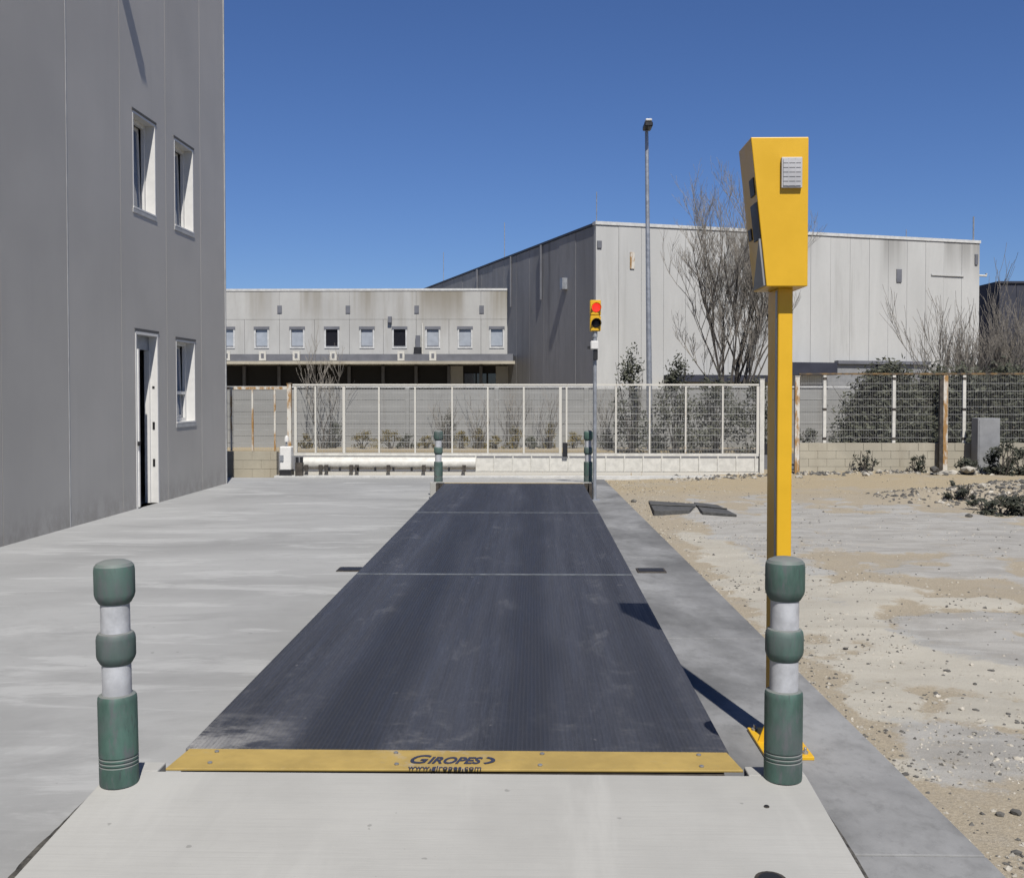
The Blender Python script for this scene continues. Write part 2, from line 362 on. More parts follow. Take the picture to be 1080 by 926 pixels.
def ground_mat():
    t = NT('sandy_gravel'); x = t.sep()
    sand, grey, cream = (.40, .345, .255), (.45, .448, .43), (.54, .51, .435)
    g1 = t.noise(60, 4, .75); g2 = t.noise(260, 2, .7); n1 = t.noise(.55, 6, .62, (.55, 1.1, 1), .5); n2 = t.noise(1.3, 5, .6, (.5, 1.2, 1), .4)
    c = t.mix(t.ramp(g1, .3, .7), scale3(sand, .8), scale3(sand, 1.15))
    # pale crust (cream or grey) where the mesh carries it, edges crumbled by fine noise
    at_ = t.n('ShaderNodeAttribute'); at_.attribute_name = 'crust'; sp3 = t.n('ShaderNodeSeparateXYZ'); t.l(at_.outputs['Vector'], sp3.inputs[0])
    wob = t.math('MULTIPLY', t.math('SUBTRACT', t.noise(7, 8, .8), .5), 1.7)
    c = t.mix(t.ramp(x[1], 19.0, 21.0, 0, .6), c, t.mix(t.ramp(g1, .3, .7), (.36, .285, .165), (.46, .37, .225)))      # yellower sand by the fence
    big = t.ramp(t.noise(.9, 5, .65), .52, .66, 0, .4); c = t.mix(big, c, (.36, .34, .30))
    kc = t.ramp(t.math('ADD', sp3.outputs[0], wob), .34, .66, 0, .9); kg = t.ramp(t.math('ADD', sp3.outputs[1], wob), .30, .70, 0, .78)
    c = t.mix(kc, c, t.mix(t.ramp(n2, .35, .65), scale3(cream, .86), scale3(cream, 1.03)))
    c = t.mix(kg, c, t.mix(t.ramp(t.noise(2.4, 6, .7, (.5, 1.4, 1), .4), .36, .64), scale3(grey, .74), scale3(grey, 1.03)))
    dirt = t.noise(3.4, 7, .75, (.6, 1.2, 1)); c = t.mix(t.ramp(dirt, .55, .70, 0, .55), c, scale3(sand, .88))
    c = t.mix(t.ramp(t.noise(38, 5, .8), .58, .70, 0, .5), c, (.20, .18, .145)); c = t.mix(t.ramp(g2, .56, .75, 0, .55), c, (.13, .115, .095)); c = t.mix(t.ramp(t.noise(110, 2), .64, .7, 0, .5), c, (.62, .6, .55))
    t.bump(g1, .7, .012); t.bump(g2, .5, .005)
    return t.done(c, .93, 0, .2)
M['ground'] = ground_mat()

# ================================================================== SETTING
# -------- ground: one sheet out to the horizon, uneven where the lot shows
def axis(lo, a, b, hi, step, k):
    v = []; x = a
    while x < b: v.append(x); x += step
    s = step
    while x < hi: v.append(x); s *= k; x += s
    v.append(hi); x = a; s = step; w = []
    while x > lo: s *= k; x -= s; w.append(max(x, lo))
    return w[::-1] + v
xs = axis(-700, 1.2, 15, 700, .08, 1.35); ys = axis(-300, 3, 25, 1500, .08, 1.35)
CRUST = []                                  # (x, y, rx, ry, 0 cream / 1 grey): pale broken crust lying on the sand
for px, py, w_, h_, kd in ((960, 562, 150, 30, 1), (1060, 566, 90, 26, 1), (870, 552, 60, 26, 1), (800, 566, 40, 40, 1), (790, 600, 40, 40, 0), (868, 640, 75, 34, 0), (905, 622, 70, 14, 0), (1010, 632, 75, 8, 0), (985, 655, 50, 16, 1), (1045, 676, 70, 16, 1),
        (960, 690, 90, 26, 0), (1060, 712, 60, 14, 0), (935, 733, 42, 22, 0), (1050, 745, 70, 14, 0), (1030, 790, 70, 34, 1), (905, 700, 26, 10, 0), (1060, 650, 40, 8, 1), (830, 610, 60, 20, 0), (1000, 600, 60, 6, 1), (960, 800, 26, 10, 0)):
    c0, c1, c2_, c3 = gp(px - w_, py), gp(px + w_, py), gp(px, py + h_), gp(px, py - h_)
    CRUST.append(((c0.x + c1.x) / 2, (c2_.y + c3.y) / 2, (c1.x - c0.x) / 2, (c3.y - c2_.y) / 2, kd))
def crust(x, y):
    if not (1.6 < x < 15 and 4 < y < 20): return 0.0, 0.0
    w = .55 * mnoise.noise(Vector((x * 1.1, y * 1.1, 1))) + .45 * mnoise.noise(Vector((x * 2.7, y * 2.7, 2))) + .3 * mnoise.noise(Vector((x * 6.5, y * 6.5, 4)))
    r = [-9.0, -9.0]
    for cx_, cy_, rx_, ry_, kd in CRUST:
        q = 1 - math.hypot((x - cx_) / rx_, (y - cy_) / ry_)
        if q > r[kd]: r[kd] = q
    f = lambda q: max(0.0, min(1.0, .5 + 1.5 * (q + 1.0 * w + .02)))
    return f(r[0]), f(r[1])
def gz(x, y):
    z = -.06
    if x > 1.3 and 1 < y < 25:
        n = mnoise.noise(Vector((x * .45, y * .45, 0))) * .035 + mnoise.noise(Vector((x * 1.7, y * 1.7, 3))) * .015 + mnoise.noise(Vector((x * 5, y * 5, 9))) * .007
        edge = min(1, max(0, (x - 1.9) / .8)); z = -.045 + n * edge
        kc, kg = crust(x, y); k = max(kc, kg); z += .016 * max(0, min(1, (k - .4) * 5)) * edge
        # spoil ridge along the back right, low bank in front of the fence
        rx = min(1, max(0, (x - 6.0) / 2.5)); q = (y - (19.2 - .10 * (x - 7))) / .8
        z += .27 * rx * math.exp(-q * q) * (1 + .8 * mnoise.noise(Vector((x * 1.2, y * 1.2, 5))))
        if y > 20: z += .10 * min(1, (y - 20) / 3) * min(1, max(0, (x - 2) / 3))
    if y >= 25 or x > 40: z = -.10
    return z
vv = [(x, y, gz(x, y)) for y in ys for x in xs]; nx = len(xs)
ff = [(j * nx + i, j * nx + i + 1, (j + 1) * nx + i + 1, (j + 1) * nx + i) for j in range(len(ys) - 1) for i in range(nx - 1)]
me = bpy.data.meshes.new('ground'); me.from_pydata(vv, [], ff)
ca_ = me.attributes.new('crust', 'FLOAT_VECTOR', 'POINT'); buf = []
for x, y, z in vv:
    k = crust(x, y); buf += [k[0], k[1], 0.0]
ca_.data.foreach_set('vector', buf)
g = finish('ground', me, M['ground'], smooth=60); tag(g, kind='structure')

# -------- concrete yard on the left, laid in bays; strip on the right of the weighbridge
yard = thing('concrete_yard', (-4, 10, -.15), None, None); tag(yard, kind='structure')
YB = [-8, 2.4, 12.2, 22.9]
for a, b in zip(YB[:-1], YB[1:]):
    MB().box(-7.4, -.24, a + .002, b - .002, -.15, 0).build('slab', M['yard'], yard)
strip = thing('concrete_strip', (1.3, 10, -.15), None, None); tag(strip, kind='structure')
def sx(y): return 1.86 - .018 * (y - 4) if y > 4 else 1.86
SB = [-8, -1.5, gp(960, 901).y, gp(780, 673).y, gp(700, 592).y + .3, gp(660, 555).y, 22.6]
for a, b in zip(SB[:-1], SB[1:]):
    a2, b2 = a + .006, b - .006
    MB().prism([(-.23, a2), (sx(a), a2), (sx(b), b2), (-.23, b2)], 'z', -.15, -.003).build('slab', M['strip'], strip, bevel=.006)
MB().box(-.2, 1.5, -8, 22.5, -.14, -.02).build('joint_filler', M['cap'], strip)
# -------- road beyond the gate
road = MB().box(-60, 60, 25.6, 33.2, -.2, -.05).build('road', M['asphalt']); tag(road, kind='structure')
verge = MB().box(-60, 60, 33.2, 35.2, -.2, .02).build('verge', M['ground']); tag(verge, kind='structure')

# -------- access ramps at the two ends of the weighbridge
K = .941                                   # deck lies .3 m above the slabs
DX0, DX1, DZ = -1.66 * K, .92 * K, .30
RX0, RX1 = -1.79, 1.14
ramp = MB().prism([(4.343, DZ - .004), (4.343, -.14), (.7, -.14), (.7, .0)], 'x', RX0, RX1)
ramp.box(RX0, DX0 - .03, 4.344, 4.45, -.14, DZ - .004).box(DX1 + .035, RX1, 4.344, 4.45, -.14, DZ - .004)     # corners that carry the bollards
ramp = ramp.build('access_ramp', M['ramp'], bevel=.006); tag(ramp, kind='structure')
far_ramp = MB().prism([(18.32, DZ + .005), (18.32, -.14), (22.7, -.14), (22.7, .01)], 'x', RX0 - .04, RX1 - .09).build('access_ramp', M['ramp'], bevel=.012); tag(far_ramp, kind='structure')
# mortar and dirt packed into the joint along both ramp edges, ragged on the outside
M['dirt'] = plain('joint_dirt', (.075, .07, .06), .95, 0, .7, 30, .8)
def rz(y): return (DZ - .004) * (y - .7) / 3.643
def joint_dirt(x, sgn, wid, sd_):
    random.seed(sd_); A, B, C = [], [], []; y = 1.2
    while y < 4.16:
        k = min(1, (4.2 - y) / .5) * (.75 + .35 * mnoise.noise(Vector((y * 3, sd_, 0))) + random.uniform(0, .12)); w = max(.002, wid * k)
        A.append((x + sgn * .001, y, rz(y) - .006)); B.append((x + sgn * w, y, rz(y) - .012)); C.append((x + sgn * (w + .01), y, -.02)); y += .035
    n = len(A); m = MB(); m.add(A + B + C, [(i, i + 1, n + i + 1, n + i) for i in range(n - 1)] + [(n + i, n + i + 1, 2 * n + i + 1, 2 * n + i) for i in range(n - 1)])
    return m.build('joint_dirt', M['dirt'])
tag(joint_dirt(RX0, -1, .042, 3), 'dark dirt in the joint along the left edge of the ramp', kind='stuff')
tag(joint_dirt(RX1, 1, .022, 4), 'dark dirt in the joint along the right edge of the ramp', kind='stuff')

for px, py, r_, lab in ((808.5, 849, .011, 'tiny dark anchor hole in the ramp below the right bollard'), (813, 929, .055, 'round dark iron cap in the ramp at the bottom edge')):
    q = gp(px, py, .25); q.z = rz(q.y); q = gp(px, py, q.z); q.z = rz(q.y); t = thing('anchor_cap', q, lab, 'anchor cap')
    MX = Matrix.Translation(q) @ Matrix.Rotation(math.atan(rz(1.4)), 4, 'X')
    MB(MX).lathe([(r_, -.01), (r_, .003), (r_ * .8, .004)], 20).build('rim', M['darksteel'], t, smooth=40); MB(MX).lathe([(r_ * .75, .0), (r_ * .75, .0055), (r_ * .2, .006)], 20).build('cap', M['black'], t, smooth=40)

# ================================================================== WEIGHBRIDGE
wb = thing('weighbridge', (-.35, 4.35, 0), 'long dark steel truck weighbridge deck with yellow edge plate', 'weighbridge')
ZR = .0                                   # deck is level
SEC = [(4.61, 9.07), (9.11, 13.73), (13.77, 18.14)]
for a, b in SEC:
    s_ = MB().box(DX0, DX1, a, b, DZ - .03, DZ).build('deck_plate', M['deck'], wb, bevel=.004)
    MB().box(DX0 + .015, DX0 + .1, a + .02, b - .02, .02, DZ - .032).build('side_beam', M['darksteel'], s_)
    MB().box(DX1 - .1, DX1 - .015, a + .02, b - .02, .02, DZ - .032).build('side_beam', M['darksteel'], s_)
    for yy in (a + .25, b - .25):
        for xx in (DX0 + .3, DX1 - .5):
            MB().box(xx, xx + .2, yy - .1, yy + .1, -.003, DZ - .032).build('load_cell_mount', M['darksteel'], s_)
for y in (9.09, 13.75):
    MB().box(DX0 + .01, DX1 - .01, y - .017, y + .017, DZ - .05, DZ + .004).build('seam_strip', M['seam'], wb)
ep = MB().prism([(DX0 + .02, 4.603), (DX0 - .0, 4.355), (DX1 + .02, 4.385), (DX1 - .01, 4.603)], 'z', DZ - .008, DZ + .003).build('end_plate', M['yplate'], wb, bevel=.003)
ep['label'] = 'yellow bolted edge plate with navy lettering'
MB().box(DX0 + .06, DX1 - .06, 4.36, 4.46, .0, DZ - .016).build('end_beam', M['darksteel'], wb)
MB().box(DX0 - .02, DX1 + .025, 4.3445, 4.354, .0, DZ - .012).build('gap_filler', M['gap'], wb)
fp = MB().box(DX0, DX1, 18.143, 18.20, DZ - .014, DZ + .004).build('end_plate', M['yplate'], wb)
for x in (-1.41, -.60, .04, .73):
    for y in (4.42, 4.56):
        MB().lathe([(.0105, 0), (.0105, .004), (.007, .006)], 12, (x + random.uniform(-.02, .02), y, DZ + .0042)).build('bolt', M['bolt'], ep, smooth=40)
def text(body, size, shear, x, y, z, spacing=1.0, sx_=1.0, bold=0.0):
    cu = bpy.data.curves.new('txt', 'FONT'); cu.body = body; cu.size = size; cu.shear = shear; cu.space_character = spacing
    cu.extrude = .0008; cu.offset = bold; cu.resolution_u = 4
    to = bpy.data.objects.new('txt', cu); col.objects.link(to); bpy.context.view_layer.update()
    me_ = bpy.data.meshes.new_from_object(to.evaluated_get(bpy.context.evaluated_depsgraph_get()))
    bpy.data.objects.remove(to); w = max(v.co.x for v in me_.vertices)
    o0 = ORI[ep.name]
    for v in me_.vertices: v.co = Vector((x + v.co.x * sx_, y + v.co.y, z + v.co.z)) - o0
    return me_, x + w * sx_
zt = DZ + .0055
m1, x1 = text('G', .142, .35, gp(428, 806, DZ).x, gp(475, 806, DZ).y, zt, 1, .80, .002); finish('lettering', m1, M['print'], ep)
m2, x2 = text('IROPES', .108, .35, x1 - .012, gp(475, 806, DZ).y, zt, 1.0, .66, .003); finish('lettering', m2, M['print'], ep)
pts = []
mb = MB(); cx, cy = x2 + .040, gp(475, 806, DZ).y + .038
for k in range(9):
    q = -1.25 + 2.5 * k / 8; pts.append((cx - .045 + .055 * math.cos(q) + .01 * k / 8, cy + .045 * math.sin(q)))
inn = [(cx - .050 + .042 * math.cos(-1.25 + 2.5 * k / 8) + .01 * k / 8, cy + .030 * math.sin(-1.25 + 2.5 * k / 8)) for k in range(9)]
mb.add([(p[0], p[1], zt + .0008) for p in pts] + [(p[0], p[1], zt + .0008) for p in inn], [(i, i + 1, 9 + i + 1, 9 + i) for i in range(8)]); mb.build('logo_mark', M['print'], ep)
m3, x3 = text('www.giropes.com', .060, 0, gp(430, 812, DZ).x, gp(475, 812.5, DZ).y, zt, 1.05, .68, .001); finish('lettering', m3, M['print'], ep)
# upright corner irons at the far end
for x in (DX0 - .10, DX1 + .11):
    MB().box(x - .025, x + .025, 17.9, 18.05, -.003, DZ + .02).build('corner_iron', M['darksteel'], wb)
    MB().box(x - .10 if x > 0 else x - .02, x + .02 if x > 0 else x + .10, 18.055, 18.15, -.003, DZ + .01).build('corner_stop', M['darksteel'], wb)
# dark cover plates on the concrete by the middle seam
for i, (xa, xb, lab) in enumerate(((-2.09, -1.74, 'small black cover plate on the concrete left of the weighbridge'), (gp(671, 601).x, gp(701, 601).x, 'small black cover plate on the concrete right of the weighbridge'))):
    t = thing('cover_plate', ((xa + xb) / 2, 11.05, 0), lab, 'cover plate', 'cover plates beside the weighbridge')
    MB().box(xa, xb, 10.93, 11.17, -.005, .010).build('frame', M['darksteel'], t, bevel=.003)
    MB().box(xa + .02, xb - .02, 10.95, 11.15, .008, .014).build('lid', M['black'], t)

# ================================================================== BOLLARDS
def make_bollard(loc, label):
    t = thing('bollard', (0, 0, 0), label, 'bollard', 'green bollards at the weighbridge corners'); H = .925; r = H * .0845
    def Z(z): return z * H
    prof = [(r * .985, 0), (r * 1.0, Z(.012)), (r, Z(.078))]
    for z in (.085, .102, .120):
        prof += [(r * 1.0, Z(z)), (r * .95, Z(z + .003)), (r * .95, Z(z + .007)), (r * 1.0, Z(z + .010))]
    prof += [(r, Z(.372)), (r * .985, Z(.388)), (r * .93, Z(.397)), (r * .76, Z(.401)), (r * .74, Z(.402))]
    MB().lathe(prof, 40).build('body', M['green'], t, smooth=35)
    MB().lathe([(r * .745, Z(.40)), (r * .745, Z(.536))], 40).build('reflective_band', M['band'], t, smooth=35)
    MB().lathe([(r * .74, Z(.533)), (r * .80, Z(.538)), (r * .95, Z(.560)), (r * 1.0, Z(.575)), (r * 1.0, Z(.645)), (r * .97, Z(.662)), (r * .88, Z(.674)), (r * .74, Z(.678))], 40).build('collar', M['green'], t, smooth=25)
    MB().lathe([(r * .745, Z(.676)), (r * .745, Z(.806))], 40).build('reflective_band', M['band'], t, smooth=35)
    MB().lathe([(r * .74, Z(.803)), (r * .82, Z(.808)), (r * .98, Z(.832)), (r * 1.035, Z(.85)), (r * 1.035, Z(.955)), (r * 1.0, Z(.972)), (r * .88, Z(.985)), (r * .6, Z(.995)), (r * .2, Z(1.0))], 40).build('head', M['green'], t, smooth=25)
    t.location = loc; return t
b0 = make_bollard((-1.712, 4.238, .286), 'near green bollard with two white bands, left of the yellow edge plate')
b0.rotation_euler = (0, R(-.9), 0)
for loc, lab, tilt in (((1.037, 4.325, .293), 'near green bollard with two white bands, in front of the yellow terminal post', .5),
                 ((-1.80 * K, 19.62 * K, .29), 'small far green bollard at the left end of the weighbridge', 0),
                 ((1.03 * K, 19.75 * K, .285), 'small far green bollard beside the traffic light pole', 0)):
    c = copy_tree(b0); c.location = loc; c['label'] = lab; c.rotation_euler = (0, R(tilt), .8)

# ================================================================== YELLOW TERMINAL
YF, YBk = 5.42, 5.74
tl, tr = at(792, 145, YF), at(853, 145, YF); bl_, br_ = at(808.5, 302, YF), at(853, 302, YF)
ter = thing('terminal_post', (1.33, 5.6, 0), 'tall yellow driver terminal on a post with tapered head', 'terminal')
x_tl, x_bl, x_r, z_t, z_b = tl.x, bl_.x, tr.x, tl.z, br_.z
head = MB().prism([(x_tl, z_t), (x_bl, z_b), (x_r, z_b), (x_r, z_t)], 'y', YF, YBk).build('head', M['yellow'], ter, bevel=.004)
# slanted face towards the driver: local frame on it
e1 = Vector((x_bl - x_tl, 0, z_b - z_t)); Lf = e1.length; e1.normalize(); e2 = Vector((0, 1, 0)); nrm = e2.cross(e1).normalized()
if nrm.x > 0: nrm = -nrm
def face_box(u0, u1, v0, v1, d0, d1, name, m, par, bev=0):
    o = Vector((x_tl, YF, z_t)); mb_ = MB()
    P = [o + e1 * u + e2 * v + nrm * d for d in (d0, d1) for (u, v) in ((u0, v0), (u1, v0), (u1, v1), (u0, v1))]
    mb_.add(P, [(0, 3, 2, 1), (4, 5, 6, 7), (0, 1, 5, 4), (1, 2, 6, 5), (2, 3, 7, 6), (3, 0, 4, 7)])
    return mb_.build(name, m, par, bevel=bev)
face_box(.20, .29, .03, .13, -.01, .006, 'card_reader', M['black'], head, .002)
face_box(.33, .52, .012, .16, -.01, .006, 'display', M['black'], head, .002)
face_box(.44, .50, .20, .27, -.01, .008, 'push_button', M['black'], head, .002)
# grey wedge panel below the display
o_ = Vector((x_tl, YF, z_t)); cm = MB()
ap = [o_ + e1 * .52 + e2 * .012, o_ + e1 * (Lf - .006) + e2 * .012, o_ + e1 * (Lf - .006) + e2 * .27]
ap2 = [p + nrm * .012 for p in ap]
cm.add(ap + ap2, [(0, 1, 2), (3, 5, 4), (0, 3, 4, 1), (1, 4, 5, 2), (2, 5, 3, 0)]).build('wedge_panel', M['cabinet'], head)
# speaker grille on the sunlit front
ga, gb = at(823.5, 167, YF), at(845, 199, YF)
gr = MB().box(ga.x, gb.x, YF - .022, YF + .004, gb.z, ga.z).build('speaker_grille', M['grille'], head, bevel=.002)
n = 6
for k in range(n):
    z0 = gb.z + .01 + (ga.z - gb.z - .016) * k / n
    MB().box(ga.x + .008, gb.x - .008, YF - .027, YF - .020, z0, z0 + .019).build('louvre', M['grille'], gr)
for k in (.33, .66):
    xk = ga.x + (gb.x - ga.x) * k; MB().box(xk - .002, xk + .002, YF - .0275, YF - .021, gb.z + .008, ga.z - .006).build('mullion', M['grille'], gr)
xa, xb = at(820, 450, 5.52).x, at(835.5, 450, 5.52).x
post = MB().box(xa, xb, 5.52, 5.76, .016, z_b + .001).build('post', M['yellow'], ter, bevel=.006)
MB().box(xa - .0035, xa, 5.54, 5.57, .05, z_b - .01).build('side_channel', M['steel'], post)
bp = MB().prism([(1.20, 5.37), (1.45, 5.37), (1.45, 5.84), (1.20, 5.84)], 'z', -.003, .016).build('base_plate', M['yellow'], ter, bevel=.003)
for x, y in ((1.23, 5.42), (1.415, 5.42), (1.23, 5.79), (1.415, 5.79)):
    MB().lathe([(.016, 0), (.016, .012), (.008, .012), (.008, .03), (.006, .032)], 10, (x, y, .016)).build('anchor_bolt', M['bolt'], bp, smooth=40)
MB().prism([(xa, .016), (xa, .20), (xa - .075, .016)], 'y', 5.60, 5.612).build('gusset', M['yellow'], post)
MB().prism([(xb, .016), (xb, .20), (xb + .08, .016)], 'y', 5.60, 5.612).build('gusset', M['yellow'], post)

# ================================================================== TRAFFIC LIGHT
TY = 18.25; tb = at(627.3, 420, TY)
tlg = thing('traffic_light', (tb.x, TY, -.003), 'traffic light on a thin grey pole showing red', 'traffic light')
zt_ = at(627, 352, TY).z
MB().tube([(tb.x, TY, 0), (tb.x, TY, zt_ + .02)], .033, 12).build('pole', M['steel'], tlg, smooth=40)
MB().box(tb.x - .09, tb.x + .09, TY - .09, TY + .09, -.003, .012).build('base_plate', M['steel'], tlg)
h0, h1 = at(622, 349.5, TY), at(633.5, 317, TY); hx = (h0.x + h1.x) / 2
zmid = (h0.z + h1.z) / 2
for k, (za, zb) in enumerate(((zmid + .004, h1.z), (h0.z, zmid - .004))):
    cas = MB().box(h0.x, h1.x, TY - .08, TY + .09, za, zb, .012).build('signal_casing', M['yellow'], tlg)
    zc = (za + zb) / 2; rr = (h1.x - h0.x) * .40
    mm = MB(Matrix.Translation((hx + .012, TY - .082, zc)) @ Matrix.Rotation(R(90), 4, 'X'))
    mm.lathe([(rr, -.01), (rr, .006), (rr * .8, .018), (rr * .4, .026), (.002, .028)], 24)
    mm.build('lens', M['red'] if k == 0 else M['black'], cas, smooth=50)
    vz = MB(); nseg = 14
    for i in range(nseg):
        a0, a1 = R(-20 + 220 * i / nseg), R(-20 + 220 * (i + 1) / nseg)
        for r1, r2 in ((rr * 1.08, rr * 1.14),):
            P = []
            for y_ in (TY - .08, TY - .08 - .11):
                for rq in (r1, r2):
                    for aa in (a0, a1): P.append((hx + .012 + rq * math.cos(aa), y_, zc + rq * math.sin(aa)))
            vz.add(P, [(0, 1, 5, 4), (2, 6, 7, 3), (4, 5, 7, 6)])
    vz.build('visor', M['black'] if k else M['yellow'], cas, smooth=40)
MB().tube([(tb.x, TY, zt_ - .06), (tb.x, TY, h0.z + .01)], .045, 12).build('head_bracket', M['steel'], tlg, smooth=40)
ca, cb = at(622.5, 369, TY), at(632, 360, TY)
cmr = MB().box(ca.x, cb.x - .02, TY - .13, TY + .02, ca.z, cb.z, .015).build('camera_housing', M['white_alu'], tlg)
MB().box(ca.x + .05, cb.x - .03, TY - .10, TY - .034, at(627, 380, TY).z, ca.z + .001, .008).build('camera_mount', M['black'], cmr)
MB().box(ca.x - .05, ca.x + .002, TY - .10, TY - .02, ca.z + .01, ca.z + .06).build('cable_gland', M['black'], cmr)

# ================================================================== GREY BUILDING (left)
W0, W1 = gp(0, 577), gp(238.5, 510); dW = (W0 - W1); dW.z = 0; dW.normalize()      # along the wall towards the camera
nW = Vector((-dW.y, dW.x, 0))
if nW.x < 0: nW = -nW
WM = Matrix(((dW.x, nW.x, 0, W1.x), (dW.y, nW.y, 0, W1.y), (0, 0, 1, 0), (0, 0, 0, 1)))
def wp(x, y):                              # pixel -> (distance along the wall from its far corner, height)
    d_ = ray(x, y); o_ = Vector((0, 0, HE)); t_q = (W1 - o_).dot(nW) / d_.dot(nW); p = o_ + d_ * t_q
    return (p - W1).dot(dW), p.z
gb_ = thing('grey_building', W1, 'tall grey panel clad building with open door at the left', 'building')
HB = 11.5
joints = [0, wp(213.5, 517)[0], wp(177.5, 526)[0], wp(130, 540)[0], wp(74.5, 556)[0]]
stp = joints[4] - joints[3]
while joints[-1] < 32: joints.append(joints[-1] + stp)
opens = []                                 # (s0, s1, z0, z1, kind)
def op(xl, yl_top, yl_bot, xr, kind):
    s1_, zt1 = wp(xl, yl_top); _, zb1 = wp(xl, yl_bot); s0_, _ = wp(xr, yl_top); return [s0_, s1_, zb1, zt1, kind]
o1 = op(139.5, 115, 219, 163.5, 'w'); o2 = op(183.5, 147, 238, 203.5, 'w')
zt_u = (o1[3] + o2[3]) / 2; zb_u = (o1[2] + o2[2]) / 2
o1[2], o1[3] = zb_u, zt_u; o2[2], o2[3] = zb_u, zt_u
o3 = op(185.5, 358, 447, 205.5, 'w'); o4 = op(142.5, 349, 534, 166.5, 'd'); o4[2] = 0
opens = [o1, o2, o3, o4]
TH = .22
for a, b in zip(joints[:-1], joints[1:]):
    hs = [o for o in opens if o[0] > a - .02 and o[1] < b + .02]
    m = MB(WM); a2, b2 = a + .006, b - .006
    if not hs: m.box(a2, b2, -TH, 0, -.05, HB)
    else:
        cuts = sorted(hs, key=lambda o: o[2]); z = -.05
        for o in cuts:
            if o[2] - z > .01: m.box(a2, b2, -TH, 0, z, o[2])
            m.box(a2, o[0], -TH, 0, o[2], o[3]); m.box(o[1], b2, -TH, 0, o[2], o[3]); z = o[3]
        m.box(a2, b2, -TH, 0, z, HB)
    m.build('cladding_panel', M['clad'], gb_)
for i, j in enumerate(joints[1:-1]):
    big = (i == 3)
    MB(WM).box(j - (.014 if big else .0045), j + (.014 if big else .0045), -.05, .004 if big else -.004, -.04, HB - .01).build('joint_trim', M['joint'] if (big or i == 0) else M['seal'], gb_)
MB(WM).box(-.05, -.002, -TH, .012, -.05, HB).build('corner_trim', M['joint'], gb_)
SE = joints[-1]
MB(WM).box(.0, .2, -14, -TH - .002, -.05, HB).build('end_wall', M['clad'], gb_)
MB(WM).box(SE - .2, SE, -14, -TH - .002, -.05, HB).build('end_wall', M['clad'], gb_)
MB(WM).box(.2, SE - .2, -14, -13.8, -.05, HB).build('back_wall', M['clad'], gb_)
MB(WM).box(-.05, SE, -14, .03, HB + .002, HB + .3).build('roof', M['clad'], gb_)
MB(WM).box(.21, SE - .21, -13.79, -TH - .003, -.06, -.01).build('interior_floor', M['wood'], gb_)
MB(WM).box(.21, SE - .21, -3.2, -3.0, -.01, HB).build('interior_wall', M['dark_shade'], gb_)
